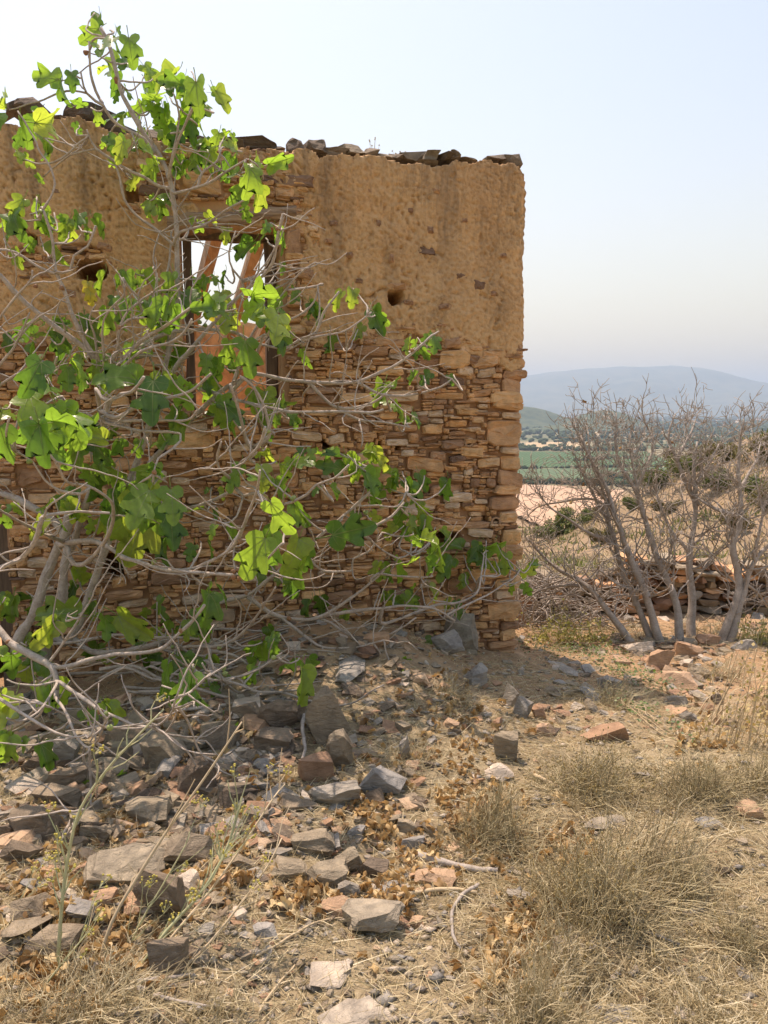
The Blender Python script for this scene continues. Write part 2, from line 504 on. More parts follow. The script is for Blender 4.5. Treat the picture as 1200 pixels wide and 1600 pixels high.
# ---- mountains and hills
def m_mount(name, a, b, sc):
    m, t, bs = mat(name, .95, .05)
    v = geopos(t)
    t.links.new(ramp(t, noise(t, sc, 7, .65, v), [(.35, a), (.65, b)]), bs.inputs['Base Color'])
    return m
def heightfield(name, x0, x1, y0, y1, nx, ny, fn, m):
    xs = np.linspace(x0, x1, nx); ys = np.linspace(y0, y1, ny)
    X, Y = np.meshgrid(xs, ys)
    Z = fn(X, Y)
    V = np.stack([X, Y, Z], -1).reshape(-1, 3)
    j, i = np.meshgrid(np.arange(ny - 1), np.arange(nx - 1), indexing='ij')
    Fq = np.stack([j * nx + i, j * nx + i + 1, (j + 1) * nx + i + 1, (j + 1) * nx + i], -1).reshape(-1, 4)
    o = put(name, V, Fq, m, smooth=True)
    return tag(o, kind='structure')
MD = 12500.0
_px = [-3000, 0, 500, 700, 780, 820, 860, 905, 960, 1000, 1045, 1080, 1120, 1165, 1200, 1300, 1600, 3500]
_py = [640, 628, 618, 600, 592, 587, 581, 577, 572, 574, 571, 574, 584, 596, 601, 612, 630, 645]
_mx = np.array([ray(p, 620)[0] / ray(p, 620)[1] * MD for p in _px])
_mz = np.array([P(600, q, MD)[2] for q in _py])
def mountain(X, Y):
    h = np.interp(X, _mx, _mz) + 60
    u = (Y - MD) / 3300.0
    prof = np.exp(-np.abs(u) ** 1.7 * 1.9)
    e = sstep(0, 900, Y - 8700) * (1 - sstep(-900, 0, Y - 16300))
    g = fbm(X / 900, Y / 900, 5, 31)
    z = h * prof * (1 + .30 * g * (1 - prof) * 2.2 + .035 * fbm(X / 420, Y / 420, 4, 77)) * e
    return -64 + z
heightfield('mountain', -9000, 12000, 8700, 16300, 420, 90, mountain, m_mount('mountain_scrub', (.07, .095, .06), (.17, .165, .10), .004))
def hill_fn(cx, cy, r, h, s):
    def fn(X, Y):
        d = np.hypot(X - cx, Y - cy) / r * (1 + .25 * fbm(X / r * 2, Y / r * 2, 3, s))
        return -62 + (h + 2) * np.clip(np.cos(np.clip(d, 0, 1) * math.pi) * .5 + .5, 0, 1) ** .85
    return fn
HILLM = m_mount('hill_scrub', (.045, .07, .035), (.11, .125, .06), .03)
def hill(px, ptop, dist, r, s):
    c = P(px, ptop, dist); h = c[2] + 60
    heightfield('hill', c[0] - r * 1.15, c[0] + r * 1.15, dist - r * 1.15, dist + r * 1.15, 60, 60, hill_fn(c[0], dist, r, h, s), HILLM)
hill(945, 641, 3000, 245, 3)
hill(905, 662, 2700, 240, 13)
hill(812, 635, 3300, 330, 5)
hill(730, 628, 3700, 420, 8)

# ---- trees of the plain: a mass of hedges and orchards
def ico():
    bm = bmesh.new(); bmesh.ops.create_icosphere(bm, subdivisions=1, radius=1)
    V = np.array([v.co[:] for v in bm.verts]); Fc = np.array([[v.index for v in f.verts] for f in bm.faces]); bm.free()
    return V, Fc
IV, IF = ico()
def blobs(name, spots, m):
    Vs, Fs, Ts, n = [], [], [], 0
    for (x, y, z, r, h) in spots:
        V = IV * (1 + rng.uniform(-.28, .28, (len(IV), 1)))
        V = V * np.array([r * rng.uniform(.8, 1.3), r * rng.uniform(.8, 1.3), h]) + np.array([x, y, z + h * .75])
        Vs.append(V); Fs.append(IF + n); Ts.append(np.full(len(V), rng.random())); n += len(V)
    o = put(name, np.vstack(Vs), np.vstack(Fs), m, smooth=True, tone=np.concatenate(Ts))
    return o
def far_spots():
    S = []
    def line(p0, p1, n, r, h, jx=.0):
        a, b = GF(*p0), GF(*p1)
        for i in range(n):
            t = rng.random(); p = a + (b - a) * t
            x = p[0] + rng.normal(0, 1) * jx; y = p[1] + rng.normal(0, 1) * jx * 2
            if y < 200: continue
            S.append((x, y, tz(x, y), r * rng.uniform(.6, 1.4), h * rng.uniform(.6, 1.4)))
    line((800, 704), (1000, 704), 90, 5, 4, 6)
    line((800, 733), (1060, 729), 60, 2.5, 2, 1)
    line((800, 754.5), (960, 758), 80, 3, 2.6, 3)
    line((960, 758), (1060, 745), 60, 4, 4, 12)
    line((900, 720), (1010, 716), 30, 3, 3, 4)
    for yy, n, r in ((690, 130, 6), (684, 150, 7), (678, 160, 8), (672, 200, 10), (666, 230, 13), (661, 230, 17), (656, 200, 22), (700, 60, 5)):
        line((800, yy), (1240, yy), n, r, r * .75, r * 6)
    for yy, n, r in ((668, 80, 11), (674, 80, 9), (680, 60, 7), (690, 60, 6)):
        line((1060, yy), (1240, yy), n, r, r * .8, r * 4)
    return S
tag(blobs('distant_trees', far_spots(), FARTREE), 'dark hedges and orchard trees dotted over the hazy plain', 'trees', kind='stuff')

# ---- far town
TOWNW = m_flat('whitewashed_wall', [(.1, (.55, .52, .47)), (.9, (.72, .70, .66))], .9, .01)
TOWNR = m_flat('tile_roof', [(.1, (.34, .17, .10)), (.9, (.45, .26, .17))], .9, .01)
def house_mesh(wd, dp, ht):
    V, Fc = box((0, 0, ht / 2), (wd, dp, ht))
    e = .4
    RV = np.array([(-wd / 2 - e, -dp / 2 - e, ht + .05), (wd / 2 + e, -dp / 2 - e, ht + .05), (wd / 2 + e, dp / 2 + e, ht + .05), (-wd / 2 - e, dp / 2 + e, ht + .05), (-wd / 2 - e, 0, ht + dp * .2), (wd / 2 + e, 0, ht + dp * .2)])
    return V, Fc, RV, [(0, 1, 5, 4), (2, 3, 4, 5), (0, 4, 3), (1, 2, 5), (3, 2, 1, 0)]
HM = []
for wd, dp, ht in ((22, 12, 8), (16, 11, 10), (34, 14, 7), (14, 10, 6)):
    V, Fc, RV, RF = house_mesh(wd, dp, ht)
    HM.append((mesh('wall', V, Fc, TOWNW, tone=.5), mesh('roof', RV, RF, TOWNR, tone=.5)))
def far_house(p, k, label, group, s=1.0):
    e = empty('house', (p[0], p[1], tz(p[0], p[1])), label, 'house', group)
    a = obj('wall', HM[k][0], e); b = obj('roof', HM[k][1], e)
    for q in (a, b): q.rotation_euler.z = rnd.uniform(-.6, .6) if q is a else a.rotation_euler.z; q.scale = (s, s, s)
for i in range(74):
    x = rnd.gauss(1165, 26) if i < 52 else rnd.uniform(1010, 1200)
    y = rnd.gauss(655.5, 2.0) if i < 52 else rnd.uniform(653, 668)
    y = min(max(y, 653), 672)
    far_house(GF(x, y), rnd.randrange(4), 'tiny white house of the hazy town at the mountain foot', 'white houses of the far town', 1.3)
for (x, y, lab) in ((990, 708, 'white farmhouse beside the green vineyard behind the bare branches'), (1047, 712, 'pale barn at the right end of the vineyard'), (1095, 709, 'white farm building just above the right hill'), (832, 668, 'lone pale house at the foot of the left hill')):
    far_house(GF(x, y), rnd.randrange(4), lab, None, .55)

# ---- air
def haze_box():
    V, Fc = box((0, 0, (-66 + 850) / 2), (40000, 40000, 916))
    m = bpy.data.materials.new('hazy_air'); m.use_nodes = True
    t = m.node_tree; t.nodes.remove(t.nodes['Principled BSDF'])
    pv = N(t, 'ShaderNodeVolumePrincipled')
    pv.inputs['Color'].default_value = (.62, .82, 1.0, 1)
    pv.inputs['Density'].default_value = HAZE
    pv.inputs['Anisotropy'].default_value = 0.2
    t.links.new(pv.outputs[0], t.nodes['Material Output'].inputs['Volume'])
    o = obj('haze', mesh('haze', V, Fc, m))
    tag(o, 'pale summer haze lying over the whole valley', 'haze', kind='stuff')
HAZE = 1.3e-4
haze_box()

# ================================================================== ruined house
TH = R(13.3)
CX, CY = 1.075, 6.0
WD = np.array([-math.cos(TH), -math.sin(TH), 0])     # along the wall, leftwards from the corner
WN = np.array([math.sin(TH), -math.cos(TH), 0])      # out of the wall, towards the viewer
C0 = np.array([CX, CY, 0.0])
UP = np.array([0, 0, 1.])
def W(u, z, o=0.0):
    return C0 + WD * u + WN * o + UP * z
def wuv(px, py, off=0.0):
    d = ray(px, py); c = C0 + WN * off - np.array([0, 0, EYE]); c = c * np.array([1, 1, 1])
    t = np.dot(c, WN) / np.dot(d, WN)
    p = np.array([0, 0, EYE]) + d * t
    return float(np.dot(p - C0, WD)), float(p[2])
def wpoly(pts):
    q = sorted(wuv(*p) for p in pts)
    return np.array([a for a, b in q]), np.array([b for a, b in q])
def wdepth(px):
    d = ray(px, 800); t = np.dot(C0 - np.array([0, 0, 0]), WN * np.array([1, 1, 0])) / np.dot(d * np.array([1, 1, 0]), WN)
    return d[1] * t

house = empty('ruined_house', tuple(W(2.0, -.4)), 'roofless ruined stone house with flaking ochre clay plaster and empty window', 'house')
TOPU, TOPZ = wpoly([(-220, 196), (0, 192), (80, 190), (125, 186), (200, 214), (262, 226), (330, 236), (420, 236), (455, 238), (520, 246), (590, 247), (640, 255), (700, 256), (760, 254), (803, 260), (816, 275)])
PBU, PBZ = wpoly([(-220, 515), (0, 518), (60, 522), (100, 536), (200, 548), (280, 560), (440, 535), (490, 563), (560, 548), (600, 535), (640, 540), (690, 548), (720, 578), (770, 572), (815, 592)])
wl, wt = wuv(281, 349); wr, wb = wuv(440, 641)
dl, dt = wuv(-70, 800); dr, _ = wuv(9, 800)
U1 = 5.35
STEP = .0105
nu = int(U1 / STEP); ZB = -.75; nv = int((4.25 - ZB) / STEP)
gu = np.linspace(0, U1, nu + 1); gz = np.linspace(ZB, 4.25, nv + 1)
UU, ZZ = np.meshgrid(gu, gz)
def plaster_mask(U, Z):
    pb = np.interp(U, PBU, PBZ) + fbm(U * 2.5, Z * 2.5, 5, 41) * .30 + fbm(U * 18, Z * 18, 2, 43) * .04
    m = sstep(-.015, .015, Z - pb)
    # plaster fallen away: over the lintel, at the right jamb, small patches
    for (px, py, rx, ry) in ((318, 288, 100, 40), (400, 318, 60, 22), (452, 450, 20, 60), (455, 560, 18, 60), (457, 385, 18, 32), (462, 540, 30, 30), (130, 400, 26, 14), (40, 400, 18, 10), (650, 545, 40, 22)):
        u, z = wuv(px, py); s = 5.7 / F
        d = np.hypot((U - u) / (rx * s), (Z - z) / (ry * s)) + fbm(U * 9, Z * 9, 3, 47) * .5
        m = m * sstep(.92, 1.06, d)
    return m
HOLES = [(618, 466, 12, 12, .45), (145, 424, 20, 14, .46), (731, 690, 6, 6, .2), (773, 815, 7, 7, .2), (758, 814, 6, 8, .12), (620, 697, 6, 7, .15), (592, 694, 5, 6, .12), (508, 692, 7, 9, .2), (252, 708, 12, 10, .2), (40, 712, 10, 9, .2), (180, 888, 17, 20, .3), (700, 846, 17, 16, .16), (205, 305, 10, 14, .12), (50, 375, 9, 7, .1), (640, 548, 6, 7, .12), (700, 840, 25, 8, .12)]
CRACKS = [[(455, 235), (450, 262), (470, 275)], [(418, 318), (440, 330), (462, 330), (490, 322)], [(560, 470), (600, 450)], [(760, 520), (765, 560)], [(588, 520), (585, 555)], [(160, 330), (190, 322), (215, 330)], [(62, 470), (80, 480)], [(660, 390), (690, 400)]]
def facade_height(U, Z):
    m = plaster_mask(U, Z)
    h = m * .042 - .010
    amt0 = .35 + 1.1 * sstep(-.35, .5, fbm(U * 1.7, Z * 1.3, 3, 19))
    rough = fbm(U * 1.4, Z * 1.4, 3, 11) * .035 + amt0 * (fbm(U * 7, Z * 6, 3, 12) * .011 + fbm(U * 40, Z * 34, 2, 13) * .011)
    h = h + rough * (.35 + .65 * m)
    # pits where straw and grit fell out, slightly streaked
    wn = worley(U * 17 + fbm(U * 9, Z * 9, 2, 3), Z * 11 + fbm(U * 9, Z * 9, 2, 4), 8)
    amt = sstep(-.25, .4, fbm(U * 3.3, Z * 3.3, 3, 15))
    h = h - m * .024 * (1 - sstep(.10, .24, wn)) * amt
    wn2 = worley(U * 44, Z * 30, 18)
    h = h - m * .012 * (1 - sstep(.12, .34, wn2))
    for (px, py, rx, ry, dp) in HOLES:
        u, z = wuv(px, py); s = 5.7 / F
        d = np.maximum(np.abs(U - u) / (rx * s), np.abs(Z - z) / (ry * s)) * .5 + np.hypot((U - u) / (rx * s), (Z - z) / (ry * s)) * .5 + fbm(U * 14, Z * 14, 2, 21) * .35
        h = h - min(.46, dp * 1.5) * (1 - sstep(.88, .98, d))
    for c in CRACKS:
        q = [wuv(*p) for p in c]
        d = np.full(U.shape, 9.0)
        wob = fbm(U * 20, Z * 20, 3, 61) * .035
        for (a, b), (c2, d2) in zip(q[:-1], q[1:]):
            L2 = (c2 - a) ** 2 + (d2 - b) ** 2
            t = np.clip(((U - a) * (c2 - a) + (Z - b) * (d2 - b)) / L2, 0, 1)
            d = np.minimum(d, np.hypot(U - a - t * (c2 - a) + wob, Z - b - t * (d2 - b) + wob))
        h = h - m * .03 * (1 - sstep(.004, .016, d))
    # weather-rounded corner
    h = h - .05 * np.exp(-U / .035)
    return h, m
def build_facade():
    Hh, Mk = facade_height(UU, ZZ)
    # ragged right-hand edge
    du = .012 * fbm(gz * 3, gz * 0 + 3, 3, 33) + .02 * np.abs(fbm(gz * 14, gz * 0, 3, 35)) + .02 * sstep(3.25, 3.55, gz)
    Uv = UU.copy(); fade = np.exp(-UU / .12); Uv = Uv + fade * du[:, None]
    top = np.interp(gu, TOPU, TOPZ) + fbm(gu * 9, gu * 0, 3, 71) * .05
    keep = np.ones((nv, nu), bool)
    uc = (gu[:-1] + gu[1:]) / 2; zc = (gz[:-1] + gz[1:]) / 2
    tc = np.interp(uc, gu, top)
    keep &= zc[:, None] < tc[None, :]
    jag = .012 * fbm(zc * 9, zc * 0, 3, 91)
    keep &= ~((uc[None, :] < wl) & (uc[None, :] > wr + jag[:, None]) & (zc[:, None] < wt) & (zc[:, None] > wb))
    keep &= ~((uc[None, :] < dl) & (uc[None, :] > dr) & (zc[:, None] < dt))
    pos = C0 + WD * Uv[..., None] + WN * Hh[..., None] + UP * ZZ[..., None]
    j, i = np.nonzero(keep)
    n1 = nu + 1
    Fq = np.stack([j * n1 + i, (j + 1) * n1 + i, (j + 1) * n1 + i + 1, j * n1 + i + 1], -1)
    V = pos.reshape(-1, 3)
    ton = (np.clip(1 - (np.interp(gu, TOPU, TOPZ)[None, :] - ZZ) / 1.3, 0, 1) * .9 + .1)
    ton = ton.reshape(-1)
    pm = Mk[:-1, :-1][keep]
    used, inv = np.unique(Fq, return_inverse=True); Fq = inv.reshape(Fq.shape); V = V[used]; ton = ton[used]
    # boundary edges -> sides of the wall, 0.5 m thick
    E = np.vstack([Fq[:, [0, 1]], Fq[:, [1, 2]], Fq[:, [2, 3]], Fq[:, [3, 0]]])
    key = np.minimum(E[:, 0], E[:, 1]).astype(np.int64) * len(V) + np.maximum(E[:, 0], E[:, 1])
    _, first, cnt = np.unique(key, return_index=True, return_counts=True)
    B = E[first[cnt == 1]]
    bv = np.unique(B)
    new = len(V) + np.arange(len(bv)); mp = np.zeros(len(V), int); mp[bv] = new
    Vb = V[bv] - WN * (.5 + np.dot(V[bv] - C0, WN)[:, None])
    side = np.stack([B[:, 1], B[:, 0], mp[B[:, 0]], mp[B[:, 1]]], -1)
    V2 = np.vstack([V, Vb]); F2 = np.vstack([Fq, side])
    ton = np.concatenate([ton, np.full(len(Vb), .5)])
    mi = np.concatenate([np.where(pm > .5, 0, 1), np.ones(len(side), int)])
    return put('front_wall', V2, F2, [PLASTER, MORTAR], house, smooth=True, tone=ton, mi=mi)
fwall = build_facade()
# back skin of the wall (inside the house)
def back_skin():
    mb = MB()
    def q(u0, u1, z0, z1):
        mb.add([W(u0, z0, -.505), W(u1, z0, -.505), W(u1, z1, -.505), W(u0, z1, -.505)], [(0, 1, 2, 3)])
    q(0.02, wr, ZB, 3.25); q(wl, dr, ZB, 3.4); q(wr, wl, ZB, wb); q(wr, wl, wt, 3.3); q(dr, dl, dt, 3.5); q(dl, U1, ZB, 3.5)
    mb.put('inner_face', [MORTAR], fwall)
back_skin()

def warp(u, z):
    """courses in rubble are never level"""
    f = min(1.0, max(0.0, u / .25))
    a = float(fbm(np.array([u * 1.6]), np.array([z * 1.6]), 2, 81)[0]); b = float(fbm(np.array([u * 6.0]), np.array([z * 6.0]), 2, 83)[0]); c = float(fbm(np.array([u * 6.0]), np.array([z * 6.0]), 2, 87)[0])
    return c * .05 * f, a * .10 * f + b * .050
def stone_geo(u0, u1, z0, z1, front, back=-.09, n=11, rough=.2, gap=.0005, wp=1):
    """one roughly squared wall stone, in wall coordinates"""
    cu, cz = (u0 + u1) / 2, (z0 + z1) / 2
    hw, hh = (u1 - u0) / 2 - gap, (z1 - z0) / 2 - gap
    a = np.sort((np.arange(n) + rng.uniform(-.3, .3, n)) * 2 * math.pi / n + rng.uniform(0, .5))
    e = rng.uniform(.30, .55)
    cx = np.sign(np.cos(a)) * np.abs(np.cos(a)) ** e; cy = np.sign(np.sin(a)) * np.abs(np.sin(a)) ** e
    j = 1 - rng.uniform(0, rough, n) * .55
    tilt = rng.normal(0, .10)
    pu = cx * hw * j; pz = cy * hh * j + pu * tilt * min(1, hh / hw * 2)
    inset = min(.014, hh * .4)
    k = 1 - inset / np.maximum(np.hypot(pu, pz), .01)
    tu, tzv = rng.normal(0, .12), rng.normal(0, .18)
    V = []
    wu, wz = warp(cu, cz) if wp else (0, 0); cu += wu; cz += wz
    for q in range(n): V.append(W(cu + pu[q], cz + pz[q], back))
    for q in range(n): V.append(W(cu + pu[q], cz + pz[q], front - inset * rng.uniform(.5, 1.3)))
    for q in range(n): V.append(W(cu + pu[q] * k[q], cz + pz[q] * k[q], front + pu[q] * tu + pz[q] * tzv + rng.normal(0, .003)))
    for q in range(n): V.append(W(cu + pu[q] * .45 + rng.normal(0, hw * .08), cz + pz[q] * .45, front + .45 * (pu[q] * tu + pz[q] * tzv) + rng.normal(.003, .004)))
    V.append(W(cu, cz, front + rng.normal(.004, .004)))
    Fc = []
    for r_ in range(3):
        for q in range(n):
            q2 = (q + 1) % n
            Fc.append((r_ * n + q, (r_ + 1) * n + q, (r_ + 1) * n + q2, r_ * n + q2))
    for q in range(n): Fc.append((3 * n + q, 4 * n, 3 * n + (q + 1) % n))
    return np.array(V), Fc

def layout():
    """interlocking rubble: big stones first, then ever thinner ones in what is left"""
    cu, cz = .027, .019
    n_u, n_z = int(U1 / cu), int((4.2 - ZB) / cz)
    occ = np.zeros((n_z, n_u), bool)
    uc = (np.arange(n_u) + .5) * cu; zc = ZB + (np.arange(n_z) + .5) * cz
    pb = np.interp(uc, PBU, PBZ)
    pm = plaster_mask(*np.meshgrid(uc, zc))
    pm0 = np.minimum.reduce([np.roll(np.roll(pm, a, 0), b, 1) for a in (-5, 0, 5) for b in (-3, 0, 3)])
    occ |= pm0 > .5
    occ |= (zc[:, None] > np.interp(uc, TOPU, TOPZ)[None, :] - .02)
    mk = lambda u0, u1, z0, z1: ((uc[None, :] > u0) & (uc[None, :] < u1) & (zc[:, None] > z0) & (zc[:, None] < z1))
    occ |= mk(wr - .05, wl + .02, wb - .01, wt + .14)
    occ |= mk(dr - .012, dl, ZB, dt + .05)
    for (px, py, rx, ry, dp) in HOLES:
        u, z = wuv(px, py); s = 5.7 / F
        occ |= mk(u - rx * s * .95, u + rx * s * .95, z - ry * s * .95, z + ry * s * .95)
    out = []
    def take(i, j, wi, hj):
        if i + wi > n_u or j + hj > n_z or occ[j:j + hj, i:i + wi].any(): return False
        occ[j:j + hj, i:i + wi] = True
        out.append((i * cu, (i + wi) * cu, ZB + j * cz, ZB + (j + hj) * cz)); return True
    # quoins at the corner
    j = 0
    while j < n_z:
        hj = rnd.choice((3, 4, 4, 5, 6, 7, 3)); wi = rnd.choice((6, 8, 10, 12, 7))
        take(0, j, wi, hj); j += hj
    for size, tries in (((7, 12, 4, 7), 200), ((5, 10, 3, 4), 2200), ((3, 7, 2, 4), 6000), ((3, 8, 1, 2), 9000), ((2, 5, 1, 2), 9000)):
        for _ in range(tries):
            take(rnd.randrange(n_u), rnd.randrange(n_z), rnd.randint(size[0], size[1]), rnd.randint(size[2], size[3]))
    for j in range(n_z):
        i = 0
        while i < n_u:
            if occ[j, i]: i += 1; continue
            wi = 1
            mx = rnd.randint(3, 9)
            while i + wi < n_u and not occ[j, i + wi] and wi < mx: wi += 1
            hj = 1
            while hj < 2 and j + hj < n_z and not occ[j + hj, i:i + wi].any(): hj += 1
            take(i, j, wi, hj); i += wi
    return out
def build_stones():
    L = layout()
    def vis(s):
        u, z = (s[0] + s[1]) / 2, (s[2] + s[3]) / 2
        if z < -.30 or u > 4.0: return 0
        return (s[1] - s[0]) * (s[3] - s[2]) * (1.3 if u < 2.2 else 1)
    L.sort(key=vis, reverse=True)
    mb = MB()
    for n, s in enumerate(L):
        hh = s[3] - s[2]
        fr = .020 + rng.uniform(-.010, .026) + (.008 if hh > .07 else 0)
        tone = float(np.clip(rng.normal(.60, .27), 0, 1))
        corner = s[0] < .01
        uu0 = s[0] - (rng.uniform(-.035, .03) if corner else 0)
        V, Fc = stone_geo(uu0, s[1], s[2], s[3], fr, back=(-.34 if corner else -.07), n=(12 if n < 300 else 9))
        if n < 300:
            put('stone', V, Fc, WSTONE, fwall, tone=tone)
        else:
            mb.add(V, Fc, tone)
    o = mb.put('rubble_infill', [WSTONE], fwall); o['kind'] = 'stuff'
    # stones showing through the plaster
    for (px, py, w_, h_, tone) in ((665, 392, 38, 16, .0), (748, 447, 24, 18, .0), (719, 432, 20, 11, .05), (467, 286, 48, 20, .08), (430, 300, 26, 14, .3), (520, 350, 14, 10, .1), (560, 440, 12, 8, .1), (640, 330, 10, 8, .1), (725, 345, 12, 8, .2), (590, 350, 9, 12, .15), (785, 400, 12, 8, .2), (90, 300, 18, 10, .1), (110, 460, 20, 12, .15), (70, 430, 16, 10, .2), (230, 440, 16, 10, .1), (457, 386, 26, 58, .33), (692, 480, 26, 10, .25), (671, 360, 11, 12, .15), (618, 449, 34, 12, .5), (636, 474, 18, 9, .25),
                                  (512, 378, 14, 8, .2), (545, 400, 12, 10, .2), (768, 460, 12, 8, .2), (705, 536, 30, 18, .3), (165, 388, 24, 12, .25), (150, 401, 30, 10, .25), (30, 402, 20, 9, .2), (575, 300, 12, 8, .3), (680, 300, 12, 8, .4), (610, 405, 10, 14, .3)):
        u, z = wuv(px, py); s = 5.75 / F
        h0 = float(facade_height(np.array([[u]]), np.array([[z]]))[0][0, 0])
        V, Fc = stone_geo(u - w_ * s / 2, u + w_ * s / 2, z - h_ * s / 2, z + h_ * s / 2, max(h0, .016) + .010, rough=.5, wp=0)
        put('stone', V, Fc, WSTONE, fwall, tone=tone)
build_stones()

# large named stones picked out of the masonry (proud of their neighbours)
for (px, py, w_, h_, tone) in ((708, 562, 54, 30, .82), (755, 565, 46, 20, .6), (790, 622, 56, 22, .75), (785, 680, 62, 38, .55), (735, 706, 42, 18, .8), (785, 952, 60, 30, .62), (760, 895, 70, 22, .7), (700, 824, 50, 11, .75), (790, 765, 50, 16, .62)):
    u, z = wuv(px, py); s = 5.85 / F
    V, Fc = stone_geo(u - w_ * s / 2, u + w_ * s / 2, z - h_ * s / 2, z + h_ * s / 2, .045 + rng.uniform(0, .012), rough=.35, n=13, wp=0)
    put('stone', V, Fc, WSTONE, fwall, tone=tone)

# clay pipes set in the wall
def pipe(px, py, r):
    u, z = wuv(px, py)
    a = np.arange(14) * 2 * math.pi / 14
    V = []
    for rr, o in ((r, -.2), (r, .03), (r * .66, .03), (r * .66, -.2)):
        for q in a: V.append(W(u + math.cos(q) * rr, z + math.sin(q) * rr, o))
    Fc = [(k * 14 + i, k * 14 + (i + 1) % 14, (k + 1) * 14 + (i + 1) % 14, (k + 1) * 14 + i) for k in range(3) for i in range(14)]
    put('clay_pipe', V, Fc, OSTONE, house, tone=.6)
pipe(773, 815, .042); pipe(731, 690, .040)

# ---- rocks: angular broken blocks
def rock_geo(sx, sy, sz, seed, n=22, flat=.0, sub=1, rough=.05):
    """a box broken along random planes: flat fractured faces, sharp uneven edges"""
    r = np.random.default_rng(seed)
    bm = bmesh.new(); bmesh.ops.create_cube(bm, size=1)
    for v in bm.verts:
        v.co += Vector(r.uniform(-.24, .24, 3))
    for k in range(int(r.integers(5, 9)) if sub else 5):
        d = r.normal(0, 1, 3) * np.array([1, 1, .75]); d /= np.linalg.norm(d)
        sup = max(float(np.dot(d, v.co)) for v in bm.verts)
        g = bmesh.ops.bisect_plane(bm, geom=bm.verts[:] + bm.edges[:] + bm.faces[:], dist=1e-5, plane_co=Vector(d * sup * r.uniform(.52, .86)), plane_no=Vector(d), clear_outer=True)
        ed = [e for e in bm.edges if e.is_boundary]
        if ed: bmesh.ops.holes_fill(bm, edges=ed)
    bmesh.ops.remove_doubles(bm, verts=bm.verts[:], dist=.03)
    bmesh.ops.recalc_face_normals(bm, faces=bm.faces[:])
    if sub:
        bmesh.ops.bevel(bm, geom=list(bm.edges), offset=.012, segments=1, affect='EDGES', profile=.6)
        bmesh.ops.triangulate(bm, faces=bm.faces[:])
        bmesh.ops.subdivide_edges(bm, edges=[e for e in bm.edges if e.calc_length() > .2], cuts=1)
    bmesh.ops.triangulate(bm, faces=bm.faces[:])
    V = np.array([v.co[:] for v in bm.verts])
    bm.verts.index_update()
    Fc = [[v.index for v in f.verts] for f in bm.faces]; bm.free()
    if sub:
        V = V @ np.array(Matrix.Rotation(r.uniform(-.35, .35), 3, 'X') @ Matrix.Rotation(r.uniform(-.5, .5), 3, 'Y')).T
    rough = rough * (1.9 if sub else .8)
    V = V + rough * np.stack([fbm(V[:, 1] * 5 + seed, V[:, 2] * 5, 2, 1), fbm(V[:, 0] * 5 - seed, V[:, 2] * 5, 2, 2), fbm(V[:, 0] * 5, V[:, 1] * 5 + seed, 2, 3)], -1)
    ext = V.max(0) - V.min(0)
    V = (V - (V.max(0) + V.min(0)) / 2) / ext * np.array([sx, sy, sz])
    return V, Fc
def rotm(rx, ry, rz):
    return np.array((Matrix.Rotation(rz, 3, 'Z') @ Matrix.Rotation(ry, 3, 'Y') @ Matrix.Rotation(rx, 3, 'X')))

for k, (px, py, w_, h_, tone) in enumerate([(44, 168, 50, 34, .08), (17, 166, 15, 24, .1), (140, 181, 58, 34, .08), (95, 186, 26, 9, .3), (192, 204, 44, 26, .12), (248, 216, 42, 24, .2), (318, 228, 52, 24, .15), (362, 230, 34, 20, .2), (396, 221, 52, 28, .08), (430, 236, 26, 8, .2),
        (466, 229, 26, 32, .15), (490, 231, 26, 27, .22), (520, 240, 42, 17, .35), (551, 233, 33, 28, .5), (577, 237, 20, 20, .25), (602, 250, 34, 10, .5), (645, 246, 42, 18, .4), (672, 250, 22, 18, .55), (690, 246, 20, 12, .15), (708, 249, 22, 12, .3), (735, 249, 26, 8, .4), (755, 253, 18, 7, .35), (773, 247, 20, 13, .25), (796, 254, 26, 20, .35), (660, 262, 38, 12, .4), (622, 246, 18, 13, .3), (535, 248, 26, 12, .4)]):
    u, z = wuv(px, py, -.12); s = wdepth(px) / F
    V, Fc = rock_geo(w_ * s * 1.38, rnd.uniform(.22, .38), h_ * s * 1.05, 340 + k)
    V = V @ rotm(rnd.uniform(-.1, .1), rnd.uniform(-.1, .1), TH + rnd.uniform(-.3, .3)).T + W(u, z - .008, -.16)
    put('capstone', V, Fc, RSTONE, house, tone=tone * .8)
# stones bedded behind the first row so that the wall head has depth
for k in range(30):
    u = .1 + k * .172 + rnd.uniform(-.04, .04); zt = float(np.interp(u, TOPU, TOPZ))
    V, Fc = rock_geo(rnd.uniform(.14, .24), rnd.uniform(.2, .3), rnd.uniform(.07, .11), 700 + k)
    V = V @ rotm(0, 0, TH + rnd.uniform(-.6, .6)).T + W(u, zt - .03, -.36)
    put('capstone', V, Fc, RSTONE, house, tone=rnd.uniform(.1, .45))

